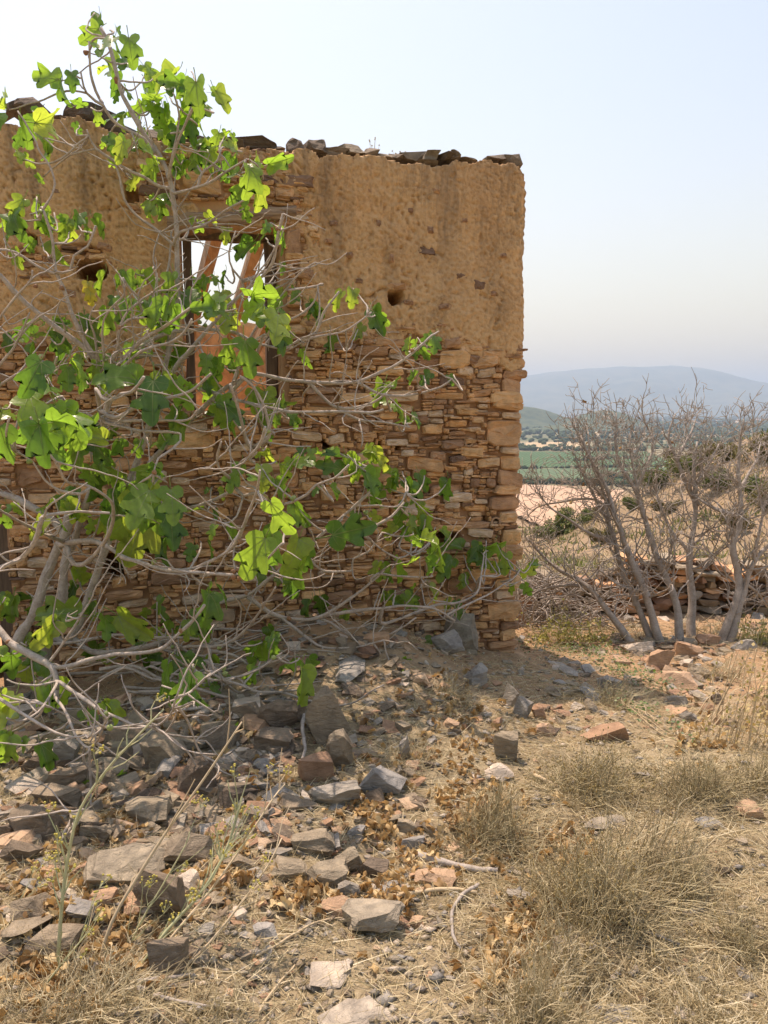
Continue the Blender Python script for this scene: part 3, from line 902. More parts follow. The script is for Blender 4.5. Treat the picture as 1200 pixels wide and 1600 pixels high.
# ---- window: lintel, frame
def beam(name, a, b, wid, hei, m, parent, o0, o1, nseg=9, jit=.006):
    """timber between two (u,z) points, running along the wall face"""
    a = np.array(a); b = np.array(b)
    V = []; Fc = []
    for i in range(nseg + 1):
        t = i / nseg; u = a[0] + (b[0] - a[0]) * t; z = a[1] + (b[1] - a[1]) * t + .008 * math.sin(t * 7)
        h = hei * (1 + .12 * math.sin(t * 5 + 1))
        q = .2
        for (oo, zz) in ((o0 + .02, -h / 2), (o0, -h / 2 + .02), (o0, h / 2 - .02), (o0 + .02, h / 2), (o1 - .02, h / 2), (o1, h / 2 - .02), (o1, -h / 2 + .02), (o1 - .02, -h / 2)):
            V.append(W(u + rng.normal(0, jit * .4), z + zz + rng.normal(0, jit), oo + rng.normal(0, jit)))
    for i in range(nseg):
        for k in range(8):
            k2 = (k + 1) % 8
            Fc.append((i * 8 + k, i * 8 + k2, (i + 1) * 8 + k2, (i + 1) * 8 + k))
    Fc += [tuple(range(8))[::-1], tuple(nseg * 8 + k for k in range(8))]
    return put(name, V, Fc, m, parent, tone=.5)
lintel = beam('lintel', wuv(262, 353), wuv(462, 332), 0, .088, WOOD, house, -.22, .055, 14)
beam('lintel', (wl + .1, wt + .06), (wr - .1, wt + .11), 0, .09, WOOD, house, -.5, -.26, 8)
# head, posts of the frame
_, zh = wuv(350, 370, -.25)
fh = beam('window_frame', (wl + .02, zh), (wr - .02, zh + .008), 0, .075, WOODV, house, -.30, -.20, 8, .003)
def post(name, u, z0, z1, wd, o0, o1, parent, m=WOODV):
    V = []; Fc = []; n = 10
    for i in range(n + 1):
        z = z0 + (z1 - z0) * i / n
        for (du, oo) in ((-wd / 2, o0), (wd / 2, o0), (wd / 2, o1), (-wd / 2, o1)):
            V.append(W(u + du + rng.normal(0, .003), z, oo + rng.normal(0, .003)))
    for i in range(n):
        for k in range(4):
            k2 = (k + 1) % 4; Fc.append((i * 4 + k, i * 4 + k2, (i + 1) * 4 + k2, (i + 1) * 4 + k))
    Fc += [(3, 2, 1, 0), tuple(n * 4 + k for k in range(4))]
    return put(name, V, Fc, m, parent, tone=.5)
post('post', wr + .045, wb, zh - .035, .075, -.29, -.20, fh)
post('post', wl - .04, wb, zh - .035, .06, -.29, -.20, fh)
post('door_post', dr + .04, ZB + .02, dt + .02, .085, -.12, -.01, house)
beam('door_lintel', (dl + .15, dt + .05), (dr - .01, dt + .05), 0, .1, WOOD, house, -.4, -.01, 8)

# ---- inside: facing wall, floor, rafters
def inner_wall():
    u0, u1 = -.2, 5.2
    nuu, nvv = 130, 60
    tops = lambda u: 2.62 + fbm(np.array([u * 3.0]), np.array([.5]), 3, 7)[0] * .12
    V = []
    for j in range(nvv + 1):
        for i in range(nuu + 1):
            u = u0 + (u1 - u0) * i / nuu; z = ZB + (tops(u) - ZB) * j / nvv
            V.append(W(u, z, -3.6 + float(fbm(np.array([u * 3]), np.array([z * 3]), 4, 3)[0]) * .03))
    n = len(V)
    for j in (0, 1):
        for i in range(nuu + 1):
            u = u0 + (u1 - u0) * i / nuu
            V.append(W(u, tops(u) if j == 0 else ZB, -4.05))
    Fc = [(j * (nuu + 1) + i, (j + 1) * (nuu + 1) + i, (j + 1) * (nuu + 1) + i + 1, j * (nuu + 1) + i + 1) for j in range(nvv) for i in range(nuu)]
    t0 = nvv * (nuu + 1)
    for i in range(nuu):
        Fc.append((t0 + i, n + i, n + i + 1, t0 + i + 1)); Fc.append((n + i, n + nuu + 1 + i, n + nuu + 2 + i, n + i + 1))
    o = put('back_wall', V, Fc, SUNWALL, house, smooth=True, tone=.5)
inner_wall()
mbs = MB()
V, Fc = box(W(.27, 1.0, -2.05), (.5, 3.05, 3.3), tuple(-WD), tuple(-WN)); 
sw = put('side_wall', V, Fc, MORTAR, house, tone=.4)
V, Fc = box(W(5.1, 1.0, -2.05), (.5, 3.05, 3.3), tuple(-WD), tuple(-WN))
put('side_wall', V, Fc, MORTAR, house, tone=.4)
V = [W(u, tz(*W(u, 0, o)[:2]) + .12, o) for o in (-.5, -2, -3.6) for u in (.5, 2.6, 4.9)]
put('earth_floor', V, [(0, 3, 4, 1), (1, 4, 5, 2), (3, 6, 7, 4), (4, 7, 8, 5)], MORTAR, house, tone=1.0)
for (p0, p1, wd) in (((345, 338), (288, 545), .085), ((412, 352), (348, 560), .085), ((448, 440), (378, 585), .08)):
    # sloping rafters running from the front wall head down towards the rear
    a = P(p0[0], p0[1], 7.0); b = P(p1[0], p1[1], 9.15)
    a = a - (b - a) * .27; d = (b - a); L = np.linalg.norm(d); d /= L
    sx = np.array([math.cos(TH), math.sin(TH), 0]); sx = sx - d * np.dot(sx, d); sx /= np.linalg.norm(sx); up = np.cross(sx, d)
    V, Fc = box((a + b) / 2, (wd * 1.25, L, .12), sx, d, up, .014)
    put('rafter', V, Fc, RAFT, house, tone=.5)
# ================================================================== the leafy fig
FIGBASE = G(70, 1075)
FIGBASE[1] = 4.3; FIGBASE[0] = (70 - 600) / F * 4.3; FIGBASE[2] = tz(FIGBASE[0], 4.3)
fig = empty('fig_tree', tuple(FIGBASE), 'large sprawling fig tree with broad green leaves covering the left of the wall', 'tree')
# limbs traced as photo pixels; (tip depth m, root radius px, tip radius px, points); the root is the first point
LIMBS = [
 (4.6, 11, 8, [(25, 1045), (27, 1000), (50, 962), (70, 905), (92, 852), (104, 830), (107, 805), (118, 770)]),
 (4.85, 13, 6, [(70, 1060), (75, 1000), (95, 955), (100, 892), (105, 855), (87, 817), (37, 785), (0, 770)]),
 (3.6, 9, 6, [(-25, 960), (0, 985), (15, 1005), (50, 1025), (80, 1042), (88, 1065), (88, 1092)]),
 (4.7, 8, 3.5, [(110, 1000), (150, 900), (200, 760), (235, 660), (250, 610), (262, 560), (276, 500), (277, 443), (275, 356), (266, 285), (248, 240), (225, 210), (203, 169), (188, 139), (178, 100), (170, 70), (158, 45)]),
 (4.0, 7, 4.5, [(110, 860), (130, 800), (150, 740), (163, 660), (168, 610), (150, 565), (130, 542), (82, 507), (32, 465), (0, 430), (-40, 400)]),
 (4.1, 5, 2.5, [(152, 565), (125, 520), (112, 487), (100, 450), (88, 425), (82, 380), (75, 352), (68, 328)]),
 (4.1, 3, 1.8, [(92, 427), (110, 422), (116, 400), (137, 385), (150, 352)]),
 (4.1, 3, 2, [(84, 427), (60, 418), (25, 395), (0, 391), (-10, 390)]),
 (4.5, 3.6, 2, [(240, 240), (225, 217), (184, 195), (161, 165), (144, 127), (139, 64)]),
 (4.5, 3, 1.6, [(161, 165), (135, 146), (127, 112)]),
 (4.4, 4, 2, [(264, 278), (270, 240), (289, 195), (307, 157), (315, 124)]),
 (4.5, 3, 1.5, [(266, 262), (275, 215), (280, 180), (272, 150)]),
 (4.4, 3.5, 2, [(273, 302), (319, 289), (352, 270), (386, 248)]),
 (4.4, 3.5, 2, [(272, 384), (281, 364), (319, 352), (349, 330), (385, 310)]),
 (4.6, 3, 1.5, [(310, 290), (316, 270), (340, 250), (342, 232)]),
 (4.2, 5.5, 2.2, [(250, 640), (270, 580), (300, 545), (345, 490), (380, 457), (400, 440), (425, 412), (435, 362), (442, 334)]),
 (4.2, 2.6, 1.4, [(380, 457), (378, 438), (364, 420), (358, 395), (368, 360)]),
 (4.2, 2.4, 1.4, [(380, 440), (395, 436), (404, 425), (406, 408), (412, 394)]),
 (4.6, 3.4, 2, [(250, 292), (225, 277), (195, 262), (150, 232), (135, 202)]),
 (4.6, 3, 2, [(268, 380), (240, 356), (214, 337), (195, 311), (187, 277), (180, 260)]),
 (4.9, 3, 2, [(262, 560), (262, 470), (258, 440), (266, 400), (268, 360)]),
 (4.9, 2.4, 1.6, [(235, 560), (245, 450), (240, 400), (250, 360)]),
 # middle, to the right
 (4.5, 6, 2.6, [(190, 775), (250, 705), (300, 655), (345, 612), (390, 587), (410, 586), (455, 595), (505, 597), (557, 596), (610, 574), (640, 555), (662, 536)]),
 (4.5, 3.4, 1.8, [(557, 596), (599, 617), (640, 617), (689, 604), (705, 592)]),
 (4.6, 4, 2, [(486, 600), (527, 637), (580, 630), (602, 615)]),
 (4.6, 3.2, 1.8, [(527, 637), (561, 656), (602, 660), (640, 667)]),
 (4.5, 5, 2, [(200, 560), (240, 530), (280, 517), (355, 517), (400, 535), (440, 543), (467, 532), (495, 517), (505, 490), (530, 455)]),
 (4.6, 2.6, 1.5, [(495, 517), (500, 492), (497, 450)]),
 (4.7, 2.6, 1.5, [(475, 530), (500, 525), (532, 520), (557, 506), (580, 488)]),
 (4.6, 2.8, 1.5, [(415, 538), (445, 505), (477, 487), (495, 465), (497, 445)]),
 (4.5, 3.4, 1.5, [(360, 610), (395, 520), (425, 482), (447, 452), (467, 427), (492, 411)]),
 (4.2, 4.5, 3, [(345, 625), (390, 582), (402, 550), (412, 522)]),
 (3.9, 4, 2.5, [(395, 700), (387, 692), (372, 640), (360, 600)]),
 (4.0, 4, 2.5, [(420, 682), (410, 630), (392, 600), (375, 588)]),
 (4.3, 4.5, 2.5, [(290, 600), (330, 612), (380, 628), (455, 643), (530, 643), (580, 645), (600, 640)]),
 (3.2, 6, 2.4, [(100, 850), (140, 845), (165, 852), (192, 870), (225, 880), (275, 892), (330, 877), (367, 850), (387, 805), (402, 765), (407, 735)]),
 (3.3, 4.5, 2.4, [(275, 892), (342, 897), (375, 897), (412, 878), (440, 850)]),
 (3.7, 5, 2.6, [(200, 830), (280, 800), (330, 782), (367, 760), (375, 725), (387, 715), (405, 695), (415, 667)]),
 (3.6, 4, 2, [(367, 760), (380, 775), (402, 770), (420, 787), (450, 787), (480, 772), (495, 757), (522, 747), (545, 727)]),
 (3.7, 3.4, 2, [(366, 762), (362, 750), (342, 732), (340, 710), (346, 690)]),
 (4.3, 6.5, 2.5, [(150, 1020), (230, 1010), (290, 985), (330, 945), (387, 930), (420, 905), (460, 872), (505, 832), (530, 812), (555, 790), (580, 765), (585, 735)]),
 (4.6, 5, 2.4, [(387, 932), (420, 955), (455, 967), (492, 967), (530, 947), (580, 910), (600, 890)]),
 (4.8, 4.2, 2, [(500, 964), (524, 959), (587, 951), (632, 947), (677, 951), (711, 970)]),
 (5.1, 4, 2, [(600, 975), (675, 947), (715, 942), (745, 927), (752, 900)]),
 (3.6, 4, 2, [(250, 1012), (302, 1010), (335, 1010), (365, 1000), (390, 977), (410, 950), (430, 917)]),
 (4.4, 3.2, 1.8, [(440, 965), (480, 997), (505, 1011), (555, 1012), (600, 1000)]),
 (4.6, 3, 1.8, [(500, 966), (520, 975), (542, 990), (580, 1000), (620, 985), (650, 965)]),
 (3.7, 3.4, 1.6, [(330, 1050), (380, 1072), (405, 1082), (442, 1082), (487, 1095), (525, 1102), (555, 1097), (577, 1082), (600, 1070)]),
 (2.9, 4.6, 2.2, [(88, 1065), (117, 1082), (150, 1105), (180, 1120), (220, 1135), (245, 1135), (267, 1117), (275, 1090)]),
 (3.5, 5.4, 3, [(80, 1042), (112, 1040), (140, 1030), (180, 1022), (212, 1021), (250, 1015), (275, 995), (300, 972), (320, 945)]),
 (2.8, 3.6, 2, [(88, 1090), (107, 1120), (120, 1150), (135, 1167), (150, 1160), (165, 1132), (172, 1118)]),
 (2.8, 4, 2, [(-20, 1080), (20, 1105), (50, 1125), (87, 1145), (115, 1152), (132, 1148)]),
 (2.9, 3.6, 2, [(88, 1070), (67, 1105), (52, 1117), (32, 1127), (10, 1122)]),
 (3.6, 3, 1.8, [(75, 1037), (95, 1010), (125, 965), (140, 942)]),
 (4.3, 4, 2.5, [(57, 1008), (125, 1002), (180, 992), (225, 995), (295, 997), (340, 1005)]),
 (3.0, 6, 4, [(-30, 905), (0, 888), (35, 872), (55, 845), (62, 820), (67, 807)]),
 (3.2, 4, 2.5, [(67, 807), (112, 800), (172, 801)]),
 (3.3, 5.5, 2.4, [(104, 850), (112, 877), (127, 882), (150, 865), (170, 835), (177, 800), (170, 780), (140, 760), (105, 752), (87, 720)]),
 (3.4, 4, 2.5, [(100, 847), (65, 832), (32, 815), (12, 805), (-10, 790)]),
 (3.4, 3.4, 2, [(140, 762), (125, 772), (95, 767), (70, 750), (52, 722), (25, 705)]),
 (3.8, 3.2, 1.8, [(-15, 600), (0, 572), (22, 542), (37, 512), (46, 487)]),
 (3.7, 3.2, 1.8, [(-15, 610), (0, 602), (25, 585), (47, 580), (67, 564)]),
 (3.8, 3, 1.8, [(-15, 520), (0, 497), (22, 467), (47, 440), (51, 422)]),
 (3.9, 4.5, 2.5, [(165, 600), (180, 577), (210, 542), (237, 522), (270, 502), (300, 480)]),
 (3.8, 4, 2.2, [(165, 605), (180, 587), (220, 550), (265, 535), (287, 520), (300, 500)]),
 (4.0, 3.6, 2, [(175, 570), (185, 540), (185, 520), (200, 500), (232, 495), (262, 492)]),
 (4.0, 3, 1.8, [(165, 590), (162, 552), (160, 530), (162, 500), (175, 480), (194, 460), (192, 435)]),
 (4.1, 2.8, 1.6, [(158, 575), (152, 552), (147, 520), (140, 497), (150, 477)]),
 (4.1, 2.8, 1.6, [(190, 505), (200, 487), (225, 465), (250, 455), (278, 455)]),
 (3.7, 5, 3, [(163, 690), (158, 650), (150, 607), (160, 622), (175, 625), (190, 615), (207, 612), (225, 590)]),
 (3.7, 5, 2.4, [(155, 640), (180, 652), (205, 640), (225, 630), (270, 620), (300, 610), (330, 585)]),
 (3.7, 4, 2.2, [(158, 650), (175, 657), (237, 657), (292, 657), (310, 640)]),
 (3.7, 3.6, 2, [(165, 660), (212, 672), (282, 679), (270, 702), (247, 717), (240, 740)]),
 (3.8, 3, 1.6, [(140, 700), (122, 667), (115, 645), (97, 620)]),
 (4.6, 3.6, 2, [(505, 830), (540, 832), (567, 835), (590, 820), (612, 807), (632, 785)]),
 (4.6, 2.6, 1.6, [(560, 790), (590, 790), (622, 791), (634, 770)]),
 (4.7, 2.8, 1.6, [(567, 836), (595, 857), (622, 872), (640, 865)]),
 (4.5, 3, 2, [(500, 890), (540, 893), (550, 890), (552, 872), (575, 862), (597, 832)]),
 (4.6, 3, 1.8, [(580, 905), (592, 897), (622, 900), (665, 902), (677, 900)]),
 (5.2, 2.6, 1.4, [(700, 960), (760, 930), (800, 905), (812, 890)]),
 (3.3, 3, 1.8, [(272, 1100), (290, 1120), (305, 1160), (330, 1195), (370, 1215), (410, 1205), (440, 1190)]),
 (3.2, 3, 1.6, [(240, 1135), (290, 1170), (310, 1200), (340, 1230), (390, 1235)]),
 (2.6, 3.2, 2, [(-20, 1372), (30, 1352), (70, 1335), (100, 1310), (130, 1265)]),
 (3.4, 3.4, 1.6, [(275, 1090), (300, 1080), (320, 1060), (340, 1045)]),
 (3.7, 3.2, 1.6, [(300, 1040), (330, 1062), (370, 1058), (405, 1045), (440, 1020)]),
]
allpts = []      # (px, py, depth, xyz, limb index)
limb_geo = []
def add_limb(spec, i):
    dtip, r0, r1, pts = spec
    pts = list(pts)
    if i < 3:
        d0 = {0: 4.45, 1: 4.75, 2: 3.9}[i]
    else:
        best = None
        for q in allpts:
            dd = math.hypot(q[0] - pts[0][0], q[1] - pts[0][1]) + 40 * abs(q[2] - dtip) * .5
            if best is None or dd < best[0]: best = (dd, q)
        q = best[1]; d0 = q[2]
        gap = math.hypot(q[0] - pts[0][0], q[1] - pts[0][1])
        if pts[0][0] < -5 and gap > 40: d0 = dtip + .2
        elif gap > 4: pts = [(q[0], q[1])] + pts
    L = [0.0]
    for a, b in zip(pts[:-1], pts[1:]): L.append(L[-1] + math.hypot(a[0] - b[0], a[1] - b[1]))
    tot = L[-1]
    P3 = [P(p[0], p[1], d0 + (dtip - d0) * (l / tot) ** .8) for p, l in zip(pts, L)]
    C = catmull(P3, .035)
    n = len(C)
    s = np.arange(n) * .035
    amp = .006
    C = C + amp * np.stack([fbm(s * 9, s * 0 + i * 3.1, 3, 1), fbm(s * 9, s * 0 + i * 3.1, 3, 2), fbm(s * 9, s * 0 + i * 3.1, 3, 3)], -1) * np.minimum(1, np.arange(n) / 4)[:, None]
    t = np.linspace(0, 1, n)
    rad = (r0 + (r1 - r0) * t ** .8) * (C[:, 1]) / F
    rad = rad * (1 + .28 * fbm(s * 16, s * 0 + i, 2, 9)) * .82
    V, Fc = tube(C, rad, 8 if r0 > 5 else 6)
    put('branch' if i > 2 else 'trunk', V, Fc, BARK, fig, smooth=True)
    for c, rr in zip(C[::2], rad[::2]):
        # back to pixels, for attaching later limbs and twigs
        y = c[1] * cp - (c[2] - EYE) * sp
        zc = c[1] * sp + (c[2] - EYE) * cp
        allpts.append((600 + F * c[0] / y, 800 - F * zc / y, c[1], c, i, rr))
for i, s_ in enumerate(LIMBS): add_limb(s_, i)

# ---- leaf shapes
def leaf_mesh(name, seed, mats, lob=1.0, fold=.35, bend=.5, curl=0.0, petiole=True):
    r = np.random.default_rng(seed)
    half = np.array([(0, .05), (.09, -.06), (.22, -.05), (.33, .05), (.36, .17), (.30, .25), (.19, .295), (.27, .40), (.36, .53), (.37, .67), (.27, .69), (.155, .59), (.195, .72), (.165, .89), (.06, .985), (0, 1.0)])
    half = half.copy()
    for k, f in ((5, .55), (6, 1), (10, .5), (11, 1)):
        base = {5: .40, 6: .42, 10: .38, 11: .36}[k]
        half[k, 0] = half[k, 0] + (base * .82 - half[k, 0]) * (1 - lob) * f
    n = len(half); tt = np.linspace(0, 1, n) ** .9
    wav = r.uniform(0, 6.28, 3)
    side_s = r.uniform(.88, 1.12, 2)
    def deform(x, y, dz=0):
        z = fold * abs(x) * (1 if True else 1) - .06 * math.sin(6 * y + wav[0]) * abs(x) * 3 * .5 + .03 * math.sin(9 * x + wav[1] + 4 * y)
        z += -curl * (x * x) * 2.5 + .05 * math.sin(13 * x + 7 * y + wav[2]) * (abs(x) * 2 + .2)
        ang = bend * y
        if bend > 1e-3:
            yy = math.sin(ang) / bend; zz = -(1 - math.cos(ang)) / bend
        else: yy, zz = y, 0
        nz = z + dz
        return (x * (1 - .15 * fold), yy + math.sin(ang) * nz, zz + math.cos(ang) * nz)
    V = []; Fc = []; M = []
    for k in range(n): V.append(deform(0, max(.0, tt[k])))
    for sgn, ss in ((1, side_s[0]), (-1, side_s[1])):
        b0 = len(V)
        for k in range(n):
            x, y = half[k]; x = x * ss + (r.normal(0, .012) if 0 < k < n - 1 else 0); y += r.normal(0, .012) if 0 < k < n - 1 else 0
            mx, my = .5 * x, .5 * y + .5 * tt[k]
            V.append(deform(sgn * mx, my)); V.append(deform(sgn * x, y))
        for k in range(n - 1):
            a = [k, k + 1, b0 + 2 * (k + 1), b0 + 2 * k]; c = [b0 + 2 * k, b0 + 2 * (k + 1), b0 + 2 * (k + 1) + 1, b0 + 2 * k + 1]
            for f in (a, c):
                Fc.append(tuple(f if sgn < 0 else f[::-1])); M.append(0)
    if len(mats) > 1:
        for (ex, ey, wd) in ((0, .96, .014), (.32, .60, .011), (-.32, .60, .011), (.29, .13, .009), (-.29, .13, .009)):
            for dz in (.006, -.006):
                b0 = len(V); ns = 5
                for q in range(ns + 1):
                    t = q / ns; x, y = ex * t, .03 + (ey - .03) * t
                    l = math.hypot(ex, ey); nx, ny = ey / l, -ex / l
                    ww = wd * (1 - .85 * t)
                    V.append(deform(x + nx * ww, y + ny * ww, dz)); V.append(deform(x - nx * ww, y - ny * ww, dz))
                for q in range(ns):
                    Fc.append((b0 + 2 * q, b0 + 2 * q + 1, b0 + 2 * q + 3, b0 + 2 * q + 2)); M.append(1)
    if petiole:
        pt = np.array([(0, .03, 0), (0, -.10, .015), (0, -.22, .07), (0, -.32, .16)])
        TV, TF = tube(pt, [.013, .012, .012, .016], 4)
        b0 = len(V); V += [tuple(v) for v in TV]; Fc += [tuple(i + b0 for i in f) for f in TF]; M += [len(mats) - 1] * len(TF)
    me = mesh(name, V, Fc, mats, smooth=True, tone=0.0, mi=M)
    return me
LEAVES = [leaf_mesh('leaf', 1, [LEAF, VEIN], 1.0, .30, .45), leaf_mesh('leaf', 2, [LEAF, VEIN], .85, .45, .9), leaf_mesh('leaf', 3, [LEAF, VEIN], 1.05, .20, .3), leaf_mesh('leaf', 4, [LEAF, VEIN], .5, .7, .7),
          leaf_mesh('leaf', 5, [LEAF, VEIN], .25, .9, .5), leaf_mesh('leaf', 6, [LEAF, VEIN], .95, .55, 1.2), leaf_mesh('leaf', 7, [LEAF, VEIN], .1, .4, 1.0)]
YL = leaf_mesh('leaf', 8, [YLEAF, VEIN], .6, .5, .9)

# clusters: (x, y, leaf length px, count[, 1 = close to the wall, in shade])
CL = [(150,32,30,1),(178,62,36,3),(200,75,45,2),(115,130,45,3),(185,112,36,2),(205,112,40,3),(228,130,36,2),(240,122,38,2),(300,120,40,2),(305,147,45,3),(322,152,36,2),(326,180,40,2),(262,142,40,3),(266,162,36,2),(234,167,40,3),(248,183,32,2),(292,172,32,2),(192,150,26,2),(206,190,32,2),(232,207,36,3),(282,216,38,3),(300,202,36,2),(288,247,36,3),(262,262,32,2),(306,256,32,2),(342,232,36,3),(354,216,26,2),(326,242,36,2),(142,176,28,2),(122,202,20,1),(166,216,24,2),(206,232,45,3),(176,258,20,1),(207,286,26,1),(336,270,28,1),(380,244,32,3),(396,262,42,3),(408,268,32,2),(386,282,45,2),(410,292,42,2),(386,336,22,1),
(228,318,34,4),(15,187,45,2),(30,197,62,2),(55,186,30,1),(50,217,36,2),(70,226,30,1),(25,242,26,2),(60,320,40,3),(63,280,15,1),(85,342,22,2),(125,347,38,4),(110,366,26,1),(20,347,40,3),(45,352,36,2),(63,383,36,2),(10,380,26,1),(28,405,30,1),
(420,357,38,3),(416,386,36,2),(352,368,26,1),(303,342,20,2),(330,342,20,1),(185,430,34,3),(206,430,36,2),(220,437,26,1),
(280,437,42,2),(274,466,36,2),(282,480,52,3),(335,438,26,2),(348,438,26,1),(326,464,42,2),(332,480,32,2),(362,480,62,2),(372,495,56,3),(355,488,42,2),(405,490,45,2),(430,506,52,3),(400,516,45,2),
(457,456,32,2,1),(470,482,30,3,1),(552,459,30,2),(580,496,40,2),(560,520,26,1,1),(478,562,34,1),(530,526,26,2,1),(450,532,26,1,1),(440,420,20,1,1),
(678,528,30,3),(655,531,24,2),(650,553,26,3),(622,606,38,2),(645,591,24,1),(665,592,26,1),(705,593,18,1),(610,631,24,2),(635,651,26,2),(650,666,24,2),
(180,492,42,2),(210,473,32,2),(226,486,46,2),(240,482,42,2),(266,524,32,2),(180,473,26,1),(110,512,52,2,1),(133,507,32,1,1),(70,517,34,3),(88,526,42,2),(80,546,42,2),(105,541,42,2,1),(85,577,62,3),(97,582,42,2),(130,562,26,2),(30,527,32,2,1),
(160,577,46,4),(175,562,36,2),(126,592,30,2),(150,602,32,2),(195,582,34,2),(215,547,36,2),(240,557,30,2),(120,582,20,1),(40,627,62,2),(65,642,78,3),(15,642,46,1),(15,672,72,2),(50,667,66,2),(80,652,72,2),(75,682,52,2),(5,702,40,1),
(250,614,72,3),(280,597,46,3),(290,617,34,2),(300,642,36,2),(326,637,46,3),(316,662,42,2),(345,632,26,1),(368,657,40,2),(338,607,32,1),(316,602,42,2),(365,542,52,2),(340,562,36,2),(296,547,36,2),(332,567,46,3),(395,622,52,3,1),(400,647,42,2,1),(440,632,26,1),(445,652,26,2),(420,682,20,1),
(115,647,36,2,1),(170,672,30,2),(190,697,52,2),(236,697,46,2),(140,692,46,3),(126,702,32,2),(145,737,46,3),(160,747,42,2),(110,692,26,2),(200,767,56,2),(222,764,52,1),(256,752,52,3),(265,772,66,2),(250,802,66,2),(180,782,32,2),(210,777,46,2),(216,832,104,1),(238,802,82,1),(190,827,60,1),(252,857,46,1),
(85,792,42,3),(20,797,36,2),(85,817,36,2),(136,772,36,2),(156,817,36,2),(105,897,40,2,1),(35,937,46,2,1),(70,947,46,2,1),(126,917,32,2,1),(150,942,32,2),(110,972,52,2),(160,972,66,3),(5,937,20,1),(240,962,34,2),(246,947,32,1),(266,987,30,2),(280,977,30,2),(326,937,56,3),(330,952,46,2),(300,972,32,2),(250,992,32,1),(190,1042,46,2,1),(240,1042,32,1,1),(170,1012,34,2,1),(215,1008,30,2,1),
(420,707,32,2),(405,737,46,2),(430,737,46,3),(417,752,36,2),(486,707,26,3),(530,712,36,2),(560,707,36,3),(550,742,46,3),(546,722,32,2),(576,737,36,2),(506,767,26,2),(326,773,20,2),(328,799,26,2),(350,832,26,2),(312,857,42,2),(376,887,30,1),(400,892,36,2,1),(400,852,26,1,1),
(440,812,62,1),(430,827,52,1),(470,807,42,1),(446,852,78,2),(480,847,66,2),(490,877,62,2),(460,917,46,1),(447,922,18,1),(495,942,34,2,1),(550,962,30,2,1),
(620,757,36,4),(610,772,32,2),(632,742,26,3),(660,752,30,1),(695,767,36,1),(640,792,36,3),(636,812,36,2),(642,827,32,2),(630,832,32,2),(665,822,30,1),(676,842,34,2),(650,852,46,2),(670,862,42,2),(656,882,46,2),(600,882,36,2),(616,887,36,2),(590,937,32,3),(615,932,32,2),(660,922,30,2),(700,942,30,2,1),(690,997,26,2),
(720,882,40,3,1),(740,862,40,3,1),(755,852,34,3,1),(770,882,34,3,1),(765,867,30,2,1),(726,902,32,2,1),(800,897,32,2,1),(790,882,32,1,1),(835,880,24,1,1),(810,917,24,2,1),(570,807,32,2),
(45,1017,46,2),(40,1007,36,1),(25,1037,52,2),(45,1052,46,2),(55,1082,52,2),(10,1067,56,2),(70,1087,52,1),(10,1112,52,1),(5,1097,42,1),(30,1152,42,3),(50,1162,42,2),(15,1157,26,1),(150,1112,40,3),(140,1117,32,1),(165,1112,26,1),(265,1037,52,2),(256,1082,36,2),(300,1032,32,1),(320,1052,62,2),(316,1032,42,2),(346,1062,36,3),(330,1072,32,2),(370,1132,52,3),(360,1112,42,2),(380,1137,52,2),(340,1102,32,2),
(410,1017,46,4),(426,992,32,1),(406,1042,36,2),(430,1002,42,2),(466,1037,52,3),(470,1022,36,2),(480,1062,36,2),(460,1082,42,3),(476,1087,36,2),(500,1052,32,2),(605,1047,36,3),(616,1062,34,2),(440,1197,36,3),(395,1192,30,2),(430,1212,30,2),(165,1242,52,2),(150,1277,42,2),(110,1322,46,3),(106,1297,36,2),(217,1282,34,1)]
leaf_list = []; tips = []
twigs = MB(); twigs_near = []
A_xyz = np.array([a[3] for a in allpts]); A_px = np.array([(a[0], a[1], a[2]) for a in allpts])
def twig_to(tip, near_px, r=1.0):
    dpx = np.hypot(A_px[:, 0] - near_px[0], A_px[:, 1] - near_px[1]) / F * tip[1]
    dd = dpx + .55 * np.abs(A_px[:, 2] - tip[1]) + np.maximum(0, (A_xyz[:, 2] - tip[2])) * .25
    k = int(np.argmin(dd)); a = A_xyz[k]
    d = tip - a; L = np.linalg.norm(d)
    perp = rng.normal(0, 1, 3) * L * .10
    m1 = a + d * .35 + perp + np.array([0, 0, -.10 * L]); m2 = a + d * .75 + perp * .6 + np.array([0, 0, -.08 * L])
    C = catmull(np.array([a, m1, m2, tip]), .03)
    s = np.arange(len(C)) * .03; o = rng.uniform(0, 99)
    C[1:-1] += (.010 * np.stack([fbm(s * 14, s * 0 + o, 2, 1), fbm(s * 14, s * 0 + o, 2, 2), fbm(s * 14, s * 0 + o, 2, 3)], -1))[1:-1]
    rr = np.linspace(.0062, .0042, len(C)) * r * (1 + .3 * fbm(s * 30, s * 0 + o, 2, 5))
    return tube(C, rr, 5), k
def cam_depth_of_branch(px, py):
    d = np.hypot(A_px[:, 0] - px, A_px[:, 1] - py); k = np.argsort(d)[:6]
    return float(np.average(A_px[k, 2], weights=1 / (d[k] + 8)))
def rnd_unit():
    v = rng.normal(0, 1, 3); return v / np.linalg.norm(v)
